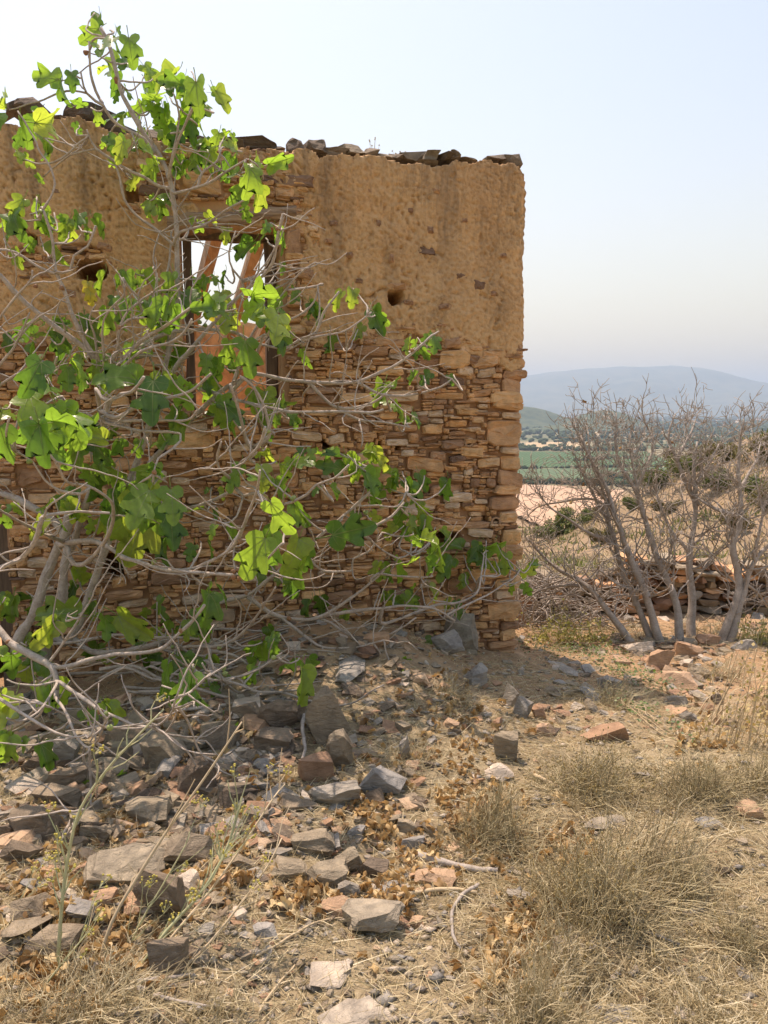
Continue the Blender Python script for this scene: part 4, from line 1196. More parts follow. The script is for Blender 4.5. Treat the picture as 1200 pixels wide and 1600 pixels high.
for c in CL:
    x, y, ln, n = c[:4]; dark = len(c) > 4
    db = cam_depth_of_branch(x, y)
    dl_ = F * .165 / ln
    dep = np.clip(dl_, db - .45, db + .35)
    if dark: dep = wdepth(x) - rng.uniform(.25, .45)
    dep = min(max(dep, 2.3), wdepth(x) - .18) if x < 815 else 5.6
    cen = P(x, y, dep); Lw = ln * dep / F
    tip = cen + np.array([0, 0, .30 * Lw]) + rng.normal(0, .01, 3)
    (TV, TF), k = twig_to(tip, (x, y - ln * .25))
    twigs.add(TV, TF)
    tips.append((tip, Lw, x, y))
    tocam = np.array([0, 0, EYE]) - cen; tocam /= np.linalg.norm(tocam)
    for q in range(n):
        l = Lw * (rng.uniform(.98, 1.2) if q == 0 else rng.uniform(.62, 1.05))
        az = rng.uniform(0, 6.28)
        side = np.array([math.cos(az), math.sin(az), 0])
        off = side * l * .5 if n > 1 else np.zeros(3)
        tdir = np.array([0, 0, -1.0]) * rng.uniform(.55, 1.0) + side * rng.uniform(.2, .8) + tocam * rng.uniform(0, .4)
        if rng.random() < .16: tdir = side + np.array([0, 0, .25]) + tocam * .3
        tdir /= np.linalg.norm(tdir)
        nrm = tocam * rng.uniform(.2, .9) + np.array([0, 0, 1]) * rng.uniform(.2, .8) + rnd_unit() * .55
        nrm -= tdir * np.dot(nrm, tdir); nrm /= np.linalg.norm(nrm)
        xax = np.cross(tdir, nrm)
        base = (tip + off * .9 - np.array([0, 0, .12 * l])) if n > 1 else cen - tdir * l * .5
        mesh_i = int(rng.choice(7, p=[.2, .16, .2, .12, .12, .12, .08]))
        leaf_list.append((l * ln / Lw, base, xax, tdir, nrm, l, LEAVES[mesh_i], q))
# a few yellowing leaves
for (x, y, ln) in ((137, 440, 24), (141, 452, 26), (330, 480, 22), (428, 490, 20), (240, 1340, 16)):
    dep = 4.0 if y < 1000 else 3.0
    cen = P(x, y, dep); t = np.array([.1, -.3, -1.0]); t /= np.linalg.norm(t); nn = np.array([.3, -1, .4]); nn -= t * np.dot(nn, t); nn /= np.linalg.norm(nn)
    if y < 1000: leaf_list.append((99, cen, np.cross(t, nn), t, nn, ln * dep / F, YL, 0))
leaf_list.sort(key=lambda a: -a[0])
rest = MB(); rest_V = []
for n, (s, base, xa, ya, za, l, me, q) in enumerate(leaf_list):
    M3 = np.stack([xa, ya, za], 1) * l
    if n < 300:
        o = bpy.data.objects.new('leaf', me); link(o, fig)
        mw = Matrix(((M3[0, 0], M3[0, 1], M3[0, 2], base[0]), (M3[1, 0], M3[1, 1], M3[1, 2], base[1]), (M3[2, 0], M3[2, 1], M3[2, 2], base[2]), (0, 0, 0, 1)))
        o.matrix_local = Matrix.Translation(-Vector(FIGBASE)) @ mw
    else:
        V = np.empty(len(me.vertices) * 3); me.vertices.foreach_get('co', V); V = V.reshape(-1, 3) @ M3.T + base
        mi = [p.material_index for p in me.polygons]
        rest.V.append(V); rest.F += [tuple(i + rest.n for i in p.vertices) for p in me.polygons]; rest.M += mi
        rest.T.append(np.full(len(V), rng.random())); rest.n += len(V)
o = rest.put('foliage', [LEAF, VEIN], fig, smooth=True); o['kind'] = 'stuff'
# bare twigs that thicken the tangle
for _ in range(540):
    k = int(rng.integers(len(allpts))); a = allpts[k]
    if a[0] < -30 or a[1] < 330 and rng.random() < .75 or a[3][2] < .1: continue
    L = rng.uniform(.10, .42)
    d = rnd_unit() * np.array([1, .55, .8]) + np.array([.35, -.1, .15]); d /= np.linalg.norm(d)
    tip = a[3] + d * L + np.array([0, 0, .07 * L])
    if np.dot(tip - C0, WN) < .12: continue
    mid = a[3] + d * L * .5 + rng.normal(0, .03, 3)
    C = catmull(np.array([a[3], mid, tip]), .03); s = np.arange(len(C)) * .03
    C[1:] += (.014 * np.stack([fbm(s * 14, s * 0 + k, 2, 1), fbm(s * 14, s * 0 + k, 2, 2), fbm(s * 14, s * 0 + k, 2, 3)], -1))[1:]
    TV, TF = tube(C, np.linspace(.0048, .0022, len(C)), 5); twigs.add(TV, TF)
# roots and dead canes lying in the shade under the tree
for _ in range(24):
    x = rng.uniform(20, 330); dep = rng.uniform(3.9, 5.0)
    a = P(x, 1000, dep); a[2] = tz(a[0], a[1]) + rng.uniform(.02, .25)
    ang = rng.uniform(-.5, .5); L = rng.uniform(.4, 1.1)
    pts = []
    for t in np.linspace(0, 1, 5):
        p = a + np.array([math.cos(ang), math.sin(ang) * .5, 0]) * L * t
        p[2] = max(tz(p[0], p[1]) + .012, a[2] + rng.normal(0, .04) - .1 * t * t)
        if np.dot(p - C0, WN) < .1: p = p + WN * .3
        pts.append(p)
    C = catmull(pts, .04); TV, TF = tube(C, np.linspace(.010, .004, len(C)) * rng.uniform(.6, 1.3), 5); twigs.add(TV, TF)
o = twigs.put('twigs', [BARK], fig, smooth=True); o['kind'] = 'stuff'
# ---- figs
def fig_mesh(m, seed):
    prof = [(0, -.10), (.10, -.02), (.28, .18), (.44, .45), (.50, .68), (.42, .88), (.22, .99), (0, 1.0)]
    a = np.arange(9) * 2 * math.pi / 9; V = []; Fc = []
    for r, z in prof:
        for q in a: V.append((max(r, .015) * math.cos(q), max(r, .015) * math.sin(q), z))
    for k in range(len(prof) - 1):
        for i in range(9): Fc.append((k * 9 + i, k * 9 + (i + 1) % 9, (k + 1) * 9 + (i + 1) % 9, (k + 1) * 9 + i))
    return mesh('fig', V, Fc, m, smooth=True, tone=rng.random())
FGM = [fig_mesh(FIGG, 1), fig_mesh(FIGB, 2), fig_mesh(FIGG, 3), fig_mesh(FIGB, 4)]
FIGS = [(63, 648, 0), (36, 535, 0), (27, 650, 1), (34, 644, 0), (70, 562, 1), (80, 565, 0), (205, 515, 1), (125, 583, 0), (305, 492, 1), (311, 505, 0), (317, 509, 0), (403, 496, 1), (350, 486, 1), (213, 797, 1), (220, 787, 0), (228, 726, 1), (244, 741, 1), (10, 792, 1), (2, 808, 1), (68, 725, 0), (230, 914, 0), (265, 951, 1), (16, 1007, 1), (165, 1112, 0), (173, 1133, 0), (153, 1116, 1), (5, 1135, 0), (346, 638, 0), (340, 648, 1), (434, 667, 0), (393, 730, 1), (410, 715, 1), (468, 820, 0), (467, 829, 1), (446, 753, 0), (452, 756, 0), (334, 855, 1), (354, 829, 1), (362, 882, 1), (370, 881, 1), (361, 891, 1), (370, 892, 1), (437, 897, 1), (436, 904, 1), (427, 906, 0), (380, 918, 1), (346, 1013, 0), (451, 1008, 0), (350, 1049, 0), (356, 1051, 0), (514, 1072, 0), (645, 606, 1), (652, 610, 1), (643, 657, 0), (137, 64, 1), (200, 117, 1), (216, 122, 1), (403, 208, 1), (317, 320, 1), (437, 359, 1), (120, 442, 1), (227, 440, 0), (234, 441, 0), (52, 448, 1), (60, 277, 0), (453, 576, 1), (630, 523, 1), (575, 798, 0), (600, 792, 0), (612, 750, 1), (652, 866, 0), (465, 933, 1), (307, 910, 1), (272, 1011, 0)]
for (x, y, k) in FIGS:
    s = .026 * rng.uniform(.85, 1.15)
    dd = np.hypot(A_px[:, 0] - x, A_px[:, 1] - y); q = int(np.argmin(dd))
    if dd[q] > 12: x, y = A_px[q, 0] + rng.uniform(-3, 3), A_px[q, 1] + rng.uniform(-3, 3)
    p = P(x, y, A_px[q, 2] - .008)
    o = bpy.data.objects.new('fig', FGM[k + 2 * int(rng.integers(2))]); link(o, fig)
    o.matrix_local = Matrix.Translation(Vector(p) - Vector(FIGBASE)) @ Matrix.Rotation(rng.uniform(0, 6), 4, 'Z') @ Matrix.Rotation(rng.uniform(.3, 2.2), 4, 'X') @ Matrix.Scale(s, 4)
# ================================================================== dry stone wall on the right
def dsw_line(x):
    return 8.75 + .10 * (x - 2)
_dx = [780, 820, 850, 880, 905, 940, 960, 1000, 1040, 1075, 1100, 1140, 1170, 1200, 1260]
_dt = [915, 905, 900, 908, 905, 890, 876, 868, 866, 868, 872, 886, 882, 888, 890]
def dry_wall():
    x0, x1 = (790 - 600) / F * 8.9, (1420 - 600) / F * 8.9
    base = np.array([(x0 + x1) / 2, dsw_line((x0 + x1) / 2), 0]); base[2] = tz(base[0], base[1])
    e = empty('dry_stone_wall', tuple(base), 'low tumbled dry stone wall behind the bare fig trees', 'wall')
    n = 0
    zc = -.18
    inf = MB()
    while zc < 1.25:
        h = rnd.uniform(.045, .09); x = x0 + rnd.uniform(0, .1)
        while x < x1:
            wd = rnd.uniform(.12, .34) * (1 if h < .09 else .8)
            xc = x + wd / 2; y = dsw_line(xc); g = tz(xc, y)
            px = 600 + F * xc / (y * cp + .3)
            top = P(px, float(np.interp(px, _dx, _dt)), y)[2]
            zz = g + zc
            if zz + h * .6 < top + rnd.uniform(-.03, .03):
                hh = h * rnd.uniform(.85, 1.25)
                V, Fc = rock_geo(wd * 1.03, rnd.uniform(.24, .36), hh, 2000 + n, sub=0, n=16)
                V = V @ rotm(rnd.uniform(-.12, .12), rnd.uniform(-.12, .12), rnd.uniform(-.25, .25)).T + np.array([xc, y + rnd.uniform(-.05, .05), zz + hh / 2])
                if n < 298 and px < 1230: put('stone', V, Fc, WSTONE if rnd.random() < .45 else RSTONE, e, tone=rnd.uniform(.05, .6))
                else: inf.add(V, Fc, rnd.uniform(.15, .75))
                n += 1
            x += wd + .006
        zc += h
    if inf.n: inf.put('rubble_infill', [WSTONE], e)['kind'] = 'stuff'
    mb = MB()
    for i in range(24):
        xa = x0 + (x1 - x0) * i / 24; xb = x0 + (x1 - x0) * (i + 1) / 24; xm = (xa + xb) / 2; y = dsw_line(xm) + .18
        px = 600 + F * xm / (y * cp + .3); top = P(px, float(np.interp(px, _dx, _dt)), y)[2] - .10; g = tz(xm, y) - .2
        V, Fc = box((xm, y, (top + g) / 2), (xb - xa + .02, .24, top - g), jit=.01); mb.add(V, Fc, .2)
    mb.put('core_fill', [MORTAR], e)
dry_wall()

# ================================================================== loose rocks
ROCKI = [0]
def rock_at(px, py, w_, h_, tone, m, label=None, rz=None, tilt=.25, dep=.8, group=None, name='rock', flat=False):
    """a broken block whose outline is w x h photo pixels, resting on the ground under its lower edge"""
    ROCKI[0] += 1 if abs(px - 790) > 1 else 9
    g = G(px, py + h_ * .36)
    y = g[1] * cp - (g[2] - EYE) * sp
    s = y / F
    sx = w_ * s; tall = h_ * s
    dip = math.atan2(EYE - g[2], g[1])
    # apparent height mixes the block's height with its foreshortened depth
    sy = sx * rnd.uniform(.55, .95) * dep if not flat else tall / max(.25, math.sin(dip)) * .9
    sz = max(.25 * min(sx, tall), (tall - sy * math.sin(dip) * .75) / math.cos(dip)) if not flat else sx * .16
    V, Fc = rock_geo(sx, sy, sz, 4000 + ROCKI[0])
    V = V @ rotm(rnd.uniform(-tilt, tilt), rnd.uniform(-tilt, tilt) * .8, rnd.uniform(-.35, .35) if rz is None else rz).T
    c = g + np.array([0, sy * .22, 0]); gz = min(tz(c[0], c[1]), tz(c[0], c[1] - sy * .35) + .02)
    V[:, 2] += -V[:, 2].min() - .22 * (V[:, 2].max() - V[:, 2].min())
    V = V + np.array([c[0], c[1], gz])
    o = put(name, V, Fc, m, tone=tone)
    return tag(o, label, 'rock', group)
ROCKS = [
 (190,1355,122,72,.52,RSTONE,'broad grey-green slab with a sunlit flat top in the left rubble'),
 (290,1330,92,58,.36,RSTONE,'brown rock just right of and behind the broad grey-green slab'),
 (255,1398,92,84,.22,RSTONE,'dark brown boulder standing in front of the broad grey-green slab'),
 (262,1172,86,58,.42,RSTONE,'olive block with a flat lit top under the fig branches'),
 (225,1267,78,56,.50,RSTONE,'grey rock behind the small drooping fig leaf in the left rubble'),
 (52,1285,90,76,.28,RSTONE,'large brown block at the left edge of the rubble pile'),
 (86,1238,80,50,.32,RSTONE,'squarish brown block with a slanting top above the left rubble'),
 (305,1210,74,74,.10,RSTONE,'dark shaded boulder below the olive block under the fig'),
 (100,1170,52,56,.66,RSTONE,'dark blue-grey stone in the shade of the lowest left branches'),
 (110,1218,92,46,.30,RSTONE,'wide brown stone wedged under the blue-grey one at left'),
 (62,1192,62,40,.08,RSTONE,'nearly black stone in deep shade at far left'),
 (180,1182,66,48,.30,RSTONE,'pointed shaded stone in the middle of the left rock pile'),
 (160,1212,60,42,.36,RSTONE,'rough mottled stone touching the wide brown one'),
 (50,1412,86,56,.34,RSTONE,'brown slab lying at the left edge among dry leaves'),
 (42,1448,92,42,.40,RSTONE,'long layered slab at the left edge in front of the dry leaves'),
 (130,1426,56,42,.72,RSTONE,'pale grey stone ringed by curled dead leaves'),
 (82,1472,92,42,.34,RSTONE,'tilted thin slab near the bases of the fennel stalks'),
 (265,1497,66,78,.30,RSTONE,'elongated brown stone leaning alone on bare ground at lower left'),
 (524,1242,88,52,.62,RSTONE,'pale olive flat-topped slab below the twin standing stones'),
 (492,1200,62,56,.35,OSTONE,'reddish brown angular rock on top of the pale olive slab'),
 (597,1216,78,66,.70,RSTONE,'large blue-grey boulder with white streaks on the slope'),
 (634,1168,22,52,.68,RSTONE,'thin blue-grey sliver standing upright in the dry grass'),
 (512,1122,64,112,.40,RSTONE,'tallest olive standing stone leaning on the mound'),
 (530,1172,44,74,.38,RSTONE,'shorter olive standing stone in front of the tallest one'),
 (440,1112,80,64,.18,RSTONE,'broad grey-brown boulder left of the standing stones'),
 (425,1160,62,50,.24,RSTONE,'shaded stone beneath the broad grey-brown boulder'),
 (462,1252,62,40,.30,RSTONE,'brown stone beside the left end of the pale olive slab'),
 (487,1312,72,46,.42,RSTONE,'speckled grey rock on the litter below the pale olive slab'),
 (508,1366,78,50,.46,RSTONE,'olive boulder leaning right in the centre rubble'),
 (545,1345,52,52,.50,RSTONE,'mottled upright stone just behind the leaning olive boulder'),
 (450,1356,66,46,.45,RSTONE,'olive-brown block left of the leaning olive boulder'),
 (586,1356,46,40,.15,RSTONE,'dark square stone right of the mottled upright one'),
 (592,1394,44,38,.66,RSTONE,'small pale greenish flat stone in the centre foreground'),
 (545,1388,38,28,.60,RSTONE,'grey-green stone left of the small pale greenish one'),
 (578,1436,112,56,.55,RSTONE,'big olive slab with a broken front face in the foreground'),
 (530,1420,58,28,.60,OSTONE,'sandy stone overlapped by the big olive slab'),
 (516,1520,68,44,.90,RSTONE,'pale tan flat stone lying alone in the bottom centre'),
 (558,1588,124,52,.86,RSTONE,'large pale flat stone cut by the bottom edge of the picture'),
 (680,1372,66,34,.70,OSTONE,'tan stone behind the long dry stick'),
 (636,1290,36,26,.45,RSTONE,'small olive stone above the long dry stick'),
 (557,1300,30,24,.70,RSTONE,'small bluish stone among yellow leaves in mid slope'),
 (645,1318,42,26,.72,RSTONE,'light grey stone above the tan one'),
 (780,1205,46,36,.97,RSTONE,'whitish quartz rock in the dry grass'),
 (790,1166,40,60,.42,RSTONE,'long olive slab lying tilted on the right slope'),
 (740,1056,52,42,.68,RSTONE,'blue-grey rounded rock high on the mound below the wall'),
 (798,1086,28,46,.60,RSTONE,'dark-sided wedge stone on the mound right slope'),
 (817,1104,34,46,.64,RSTONE,'grey stone leaning beside the dark-sided wedge'),
 (850,1140,42,24,.70,OSTONE,'orange-brown rounded stone low on the right slope'),
 (842,1110,24,30,.40,OSTONE,'small brown upright stone above the orange-brown one'),
 (722,985,58,78,.58,RSTONE,'tall pale grey rock against the foot of the wall'),
 (700,1004,50,50,.70,RSTONE,'whitish grey block in front of the tall rock at the wall foot'),
 (545,1036,52,46,.66,RSTONE,'flaky grey shale plate under the fig branches'),
 (470,1035,80,40,.25,OSTONE,'flat brown slab in the shade left of the shale plate'),
 (590,1000,40,24,.6,OSTONE,'brick-red stone at the foot of the wall'),
 (945,1142,78,40,.45,OSTONE,'log-shaped brown rock on the right slope'),
 (885,1042,26,30,.74,RSTONE,'pale blue-grey flake on the mound right of the corner'),
 (953,1066,40,26,.64,RSTONE,'grey smooth stone at the edge of the green creeper'),
 (930,1086,32,26,.72,RSTONE,'light grey flake below the green creeper'),
 (1032,1030,50,38,.65,OSTONE,'rounded tan boulder at the foot of the bare trees'),
 (998,1012,54,24,.92,RSTONE,'long pale stone beside the rounded tan boulder'),
 (1078,1018,50,30,.60,OSTONE,'tan rock right of the rounded boulder'),
 (1062,1062,54,36,.72,OSTONE,'sandy slab below the rounded tan boulder'),
 (1090,1048,38,34,.48,RSTONE,'dark-faced grey rock right of the sandy slab'),
 (1110,1000,46,24,.40,OSTONE,'brown rock under the right bare trunk'),
 (1160,1008,50,22,.66,RSTONE,'grey rock behind the dry stems at right'),
 (1088,1084,30,18,.9,RSTONE,'small pale stone at the top of the right stone scatter'),
 (1060,1096,34,22,.6,RSTONE,'grey stone in the middle of the right stone scatter'),
 (1105,1104,32,18,.7,OSTONE,'yellowish stone at the right of the stone scatter'),
 (1078,1122,30,26,.62,RSTONE,'upright grey stone at the bottom of the right scatter'),
 (1178,1266,48,36,.72,OSTONE,'orange-tan rock at the right edge of the picture'),
 (950,1286,74,20,.56,RSTONE,'flat olive slab set flush in the path'),
 (1110,1286,40,18,.70,RSTONE,'blue-grey flake right of the flush slab'),
 (1006,1212,32,20,.62,RSTONE,'greenish stone between the two dry shrubs'),
 (1136,1360,26,16,.22,RSTONE,'small dark angular stone on the sunny ground at right'),
 (820,1402,56,26,.60,RSTONE,'grey-green stone left of the big dry shrub'),
 (895,1482,66,28,.48,RSTONE,'olive layered stone in front of the big dry shrub'),
 (1060,1516,36,18,.80,RSTONE,'pale flat flake on the sunny ground at lower right'),
 (1166,1520,24,22,.72,RSTONE,'pale tilted flake at the lower right edge'),
 (1075,1586,42,24,.86,RSTONE,'tan stone near the bottom edge at right'),
 (962,1586,58,32,.68,RSTONE,'grey flat stone at the bottom edge right of centre'),
 (810,965,26,40,.5,OSTONE,'brown stone jammed at the base of the wall corner'),
 (655,1060,30,20,.9,OSTONE,'pale pinkish stone in the sunlit strip on the mound'),
 (705,1130,26,16,.75,OSTONE,'reddish tile-like stone on the sunlit strip'),
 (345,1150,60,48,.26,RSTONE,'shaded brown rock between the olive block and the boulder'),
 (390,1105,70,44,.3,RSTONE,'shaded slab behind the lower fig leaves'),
 (365,1235,56,36,.34,RSTONE,'brown stone above the fennel flowers'),
 (330,1260,60,36,.38,RSTONE,'flat stone behind the tall dry stalk'),
 (400,1275,44,30,.3,RSTONE,'small brown rock right of the tall dry stalk'),
 (370,1345,60,32,.36,RSTONE,'thin dark slab under the fennel flowers'),
 (330,1400,56,30,.3,RSTONE,'brown flake right of the dark brown boulder'),
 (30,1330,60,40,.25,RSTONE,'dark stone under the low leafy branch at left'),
 (150,1300,50,36,.4,RSTONE,'half-buried stone behind the broad slab'),
]
for r_ in ROCKS:
    px, py, w_, h_, tone, m, lab = r_
    flat = 'flat stone' in lab or 'flush' in lab or 'flake' in lab or 'plate' in lab
    rock_at(px, py, w_, h_, tone, m, lab, flat=flat, tilt=.12 if flat else .32)
# small loose stones, no two of which matter
SMALL = [rock_geo(1, rnd.uniform(.6, .9), rnd.uniform(.3, .6), 9000 + k, n=14, sub=0) for k in range(10)]
SMALLM = [[mesh('rock', V, Fc, m, tone=t) for V, Fc in SMALL for t in (rnd.uniform(.1, .95),)] for m in (RSTONE, RSTONE, OSTONE)]
def small_stone(px, py, wpx):
    g = G(px, py)
    if np.dot(g - C0, WN) < .08 and np.dot(g - C0, WD) > -.1: return
    s = wpx * (g[1] * cp - (g[2] - EYE) * sp) / F
    o = bpy.data.objects.new('rock', SMALLM[rnd.randrange(3)][rnd.randrange(10)]); link(o)
    o.location = (g[0], g[1], g[2] + s * .10)
    o.scale = (s, s * rnd.uniform(.7, 1.1), s * rnd.uniform(.7, 1.2)); o.rotation_euler = (rnd.uniform(-.35, .35), rnd.uniform(-.35, .35), rnd.uniform(0, 6.3))
    tag(o, 'small loose schist stone lying in the litter below the ruined wall', 'rock', 'small loose stones')
for (x0, x1, y0, y1, n, a, b) in ((0, 430, 1110, 1330, 70, 26, 66), (0, 420, 1330, 1480, 22, 20, 44), (0, 420, 1320, 1520, 20, 12, 34), (380, 660, 1080, 1300, 24, 14, 36), (400, 720, 1300, 1460, 28, 11, 32), (640, 900, 980, 1240, 24, 9, 26), (980, 1130, 1010, 1140, 30, 12, 32), (860, 1010, 1020, 1120, 10, 10, 22), (700, 1200, 1250, 1590, 12, 10, 20), (420, 720, 1480, 1595, 8, 9, 18), (480, 720, 950, 1010, 12, 14, 36)):
    for _ in range(n): small_stone(rnd.uniform(x0, x1), rnd.uniform(y0, y1), a + (b - a) * rnd.random() ** 2)

# ---- broken slabs and chips packed between the rocks (uncountable)
def rubble():
    mb = MB()
    G8 = [rock_geo(1, rnd.uniform(.6, .95), rnd.uniform(.18, .4), 9500 + k, sub=0) for k in range(14)]
    for (x0, x1, y0, y1, n, a, b) in ((-20, 450, 1090, 1340, 620, 14, 52), (-320, -20, 1090, 1450, 150, 12, 44), (1200, 1450, 1050, 1550, 60, 8, 26), (-20, 430, 1340, 1500, 170, 8, 34), (380, 680, 1000, 1330, 330, 8, 36), (420, 730, 1310, 1470, 150, 7, 26), (560, 830, 960, 1200, 230, 6, 24), (840, 1140, 1000, 1150, 260, 8, 28), (900, 1230, 965, 1020, 170, 6, 24), (600, 1200, 1300, 1600, 130, 5, 16), (200, 640, 1480, 1600, 110, 5, 18), (420, 720, 930, 1010, 110, 10, 30)):
        for _ in range(n):
            px, py = rnd.uniform(x0, x1), rnd.uniform(y0, y1); g = G(px, py)
            if np.dot(g - C0, WN) < .08 and np.dot(g - C0, WD) > -.1: continue
            s = (a + (b - a) * rnd.random() ** 2.2) * (g[1] * cp - (g[2] - EYE) * sp) / F
            V, Fc = G8[rnd.randrange(14)]
            V = (V * s) @ rotm(rnd.gauss(0, .3), rnd.gauss(0, .3), rnd.uniform(0, 6.3)).T
            mb.add(V + g + np.array([0, 0, s * .05]), Fc, min(1, max(0, rnd.gauss(.45, .25))), 0 if rnd.random() < .75 else 1)
    tag(mb.put('rubble', [RSTONE, OSTONE]), 'spill of broken schist slabs and chips below the ruined wall', 'rubble', kind='stuff')
rubble()

# ---- gravel (uncountable)
def ground_samples(n, r0, r1, a0=-42, a1=42, power=1.0):
    r = r0 * (r1 / r0) ** rng.random(n); a = R(a0) + (R(a1) - R(a0)) * rng.random(n)
    X = r * np.sin(a); Y = r * np.cos(a)
    q = (X - CX) * WN[0] + (Y - CY) * WN[1]; u = (X - CX) * WD[0] + (Y - CY) * WD[1]
    ok = (q > .05) | (u < -.15)
    return X[ok], Y[ok]
def gravel():
    X, Y = ground_samples(17000, 1.5, 9)
    Z = terrain(X, Y)
    oV = np.array([(1, 0, 0), (-1, 0, 0), (0, 1, 0), (0, -1, 0), (0, 0, 1), (0, 0, -1.)]); oF = np.array([(0, 2, 4), (2, 1, 4), (1, 3, 4), (3, 0, 4), (2, 0, 5), (1, 2, 5), (3, 1, 5), (0, 3, 5)])
    n = len(X)
    s = .003 + .020 * rng.random(n) ** 4
    V = oV[None] * (1 + rng.uniform(-.4, .4, (n, 6, 3)) * .6 + 0) + rng.uniform(-.25, .25, (n, 6, 3))
    V = V * s[:, None, None] * rng.uniform(.5, 1.3, (n, 1, 3)) * np.array([1.2, 1, .55]) + np.stack([X, Y, Z + s * .3], -1)[:, None]
    Fq = (oF[None] + 6 * np.arange(n)[:, None, None]).reshape(-1, 3)
    o = put('gravel', V.reshape(-1, 3), Fq, RSTONE, tone=np.repeat(rng.uniform(.2, 1, n) ** .7, 6))
    tag(o, 'loose gravel and stone chips strewn over the dry ground', 'gravel', kind='stuff')
gravel()

# ---- straw mat: dry grass fallen on the ground, and short standing blades
def ribbons(name, base, direc, length, width, droop, m, label, cat, seg=3, tone=None):
    n = len(base)
    t = np.linspace(0, 1, seg + 1)
    side = np.cross(direc, rng.normal(0, 1, (n, 3))); side /= np.linalg.norm(side, axis=1)[:, None] + 1e-9
    ctr = base[:, None] + direc[:, None] * (length[:, None] * t[None])[..., None]
    ctr[..., 2] -= droop[:, None] * (t ** 2)[None] * length[:, None]
    bend = rng.normal(0, .12, (n, 3)); ctr = ctr + bend[:, None] * (t ** 2)[None, :, None] * length[:, None, None]
    wd = width[:, None] * (1 - .8 * t)[None]
    V = np.stack([ctr - side[:, None] * wd[..., None], ctr + side[:, None] * wd[..., None]], 2)
    V = V.reshape(-1, 3)
    k = np.arange(n)[:, None] * (2 * (seg + 1)); q = np.arange(seg)[None] * 2
    a = (k + q)
    Fq = np.stack([a, a + 1, a + 3, a + 2], -1).reshape(-1, 4)
    tn = rng.random(n) if tone is None else tone
    o = put(name, V, Fq, m, tone=np.repeat(tn, 2 * (seg + 1)))
    return tag(o, label, cat, kind='stuff') if label else o
def straw():
    X, Y = ground_samples(175000, 1.4, 8.5)
    den = .38 + 1.1 * fbm(X * 1.1, Y * 1.1, 3, 55) + .35 * sstep(-.2, .8, X / np.maximum(Y, .5) * 2) + .35 * (1 - sstep(2.2, 3.2, Y))
    den -= .45 * np.exp(-((X + .3) / .9) ** 2 - ((Y - 4.9) / .8) ** 2)
    k = rng.random(len(X)) < np.clip(den, .04, 1)
    X, Y = X[k], Y[k]; n = len(X); Z = terrain(X, Y)
    a = rng.uniform(0, 6.283, n); el = np.abs(rng.normal(0, .22, n))
    D = np.stack([np.cos(a) * np.cos(el), np.sin(a) * np.cos(el), np.sin(el)], -1)
    ribbons('straw', np.stack([X, Y, Z + rng.uniform(.001, .012, n)], -1), D, rng.uniform(.025, .11, n), rng.uniform(.0007, .0019, n), rng.uniform(0, .25, n), STRAW, 'bleached straw and fallen dry grass matted over the ground', 'straw')
    X, Y = ground_samples(30000, 1.4, 8)
    den = -.05 + 1.5 * fbm(X * .8, Y * .8, 3, 58) + .35 * sstep(0, 1, X / np.maximum(Y, .5) * 2) 
    k = rng.random(len(X)) < np.clip(den, 0, 1); X, Y = X[k], Y[k]; n = len(X); Z = terrain(X, Y)
    a = rng.uniform(0, 6.283, n); el = rng.uniform(.5, 1.5, n)
    D = np.stack([np.cos(a) * np.cos(el), np.sin(a) * np.cos(el), np.sin(el)], -1)
    ribbons('dry_grass', np.stack([X, Y, Z - .003], -1), D, rng.uniform(.04, .15, n), rng.uniform(.0006, .0013, n), rng.uniform(0, .3, n), STRAW, 'thin dry grass blades standing in patches on the slope', 'grass')
straw()

# ---- leaf litter
DEAD = []
for k in range(6):
    DEAD.append(leaf_mesh('fallen_leaf', 60 + k, [LITTER], rnd.uniform(.2, .9), rnd.uniform(.5, 1.1), rnd.uniform(1.2, 2.6), rnd.uniform(-.3, .6), True))
def litter_mass():
    mb = MB()
    co = []
    for me in DEAD:
        V = np.empty(len(me.vertices) * 3); me.vertices.foreach_get('co', V); co.append((V.reshape(-1, 3), [tuple(p.vertices) for p in me.polygons]))
    hot = [(60, 1400, 70, 60), (120, 1440, 60, 40), (60, 1300, 60, 40), (170, 1290, 60, 30), (270, 1210, 60, 30), (400, 1240, 60, 40), (580, 1270, 40, 50), (760, 1290, 60, 50), (740, 1260, 60, 40), (790, 1320, 40, 30), (830, 1440, 60, 40), (820, 1500, 60, 50), (640, 1350, 60, 40), (600, 1400, 50, 30), (480, 1400, 40, 30), (200, 1480, 90, 60), (80, 1560, 80, 50), (340, 1360, 50, 40), (720, 1180, 60, 60), (1100, 1150, 60, 40), (300, 1130, 60, 40), (550, 1200, 80, 70), (700, 1100, 60, 60), (860, 1330, 60, 40)]
    for _ in range(2200):
        x, y, sx, sy = hot[rnd.randrange(len(hot))]
        px, py = rnd.gauss(x, sx * .6), rnd.gauss(y, sy * .6)
        if py > 1640 or py < 1010: continue
        g = G(px, py)
        if np.dot(g - C0, WN) < .15: continue
        V, Fc = co[rnd.randrange(6)]
        s = rnd.uniform(.018, .05)
        V = (V * s) @ rotm(rnd.uniform(-1, 1), rnd.uniform(-1, 1), rnd.uniform(0, 6.3)).T
        mb.add(V - np.array([0, 0, V[:, 2].min()]) + g - np.array([0, 0, .004]), Fc, rnd.random())
    o = mb.put('leaf_litter', [LITTER], smooth=True)
    tag(o, 'crumbled brown fig leaf litter drifted between the rocks', 'leaf litter', kind='stuff')
litter_mass()
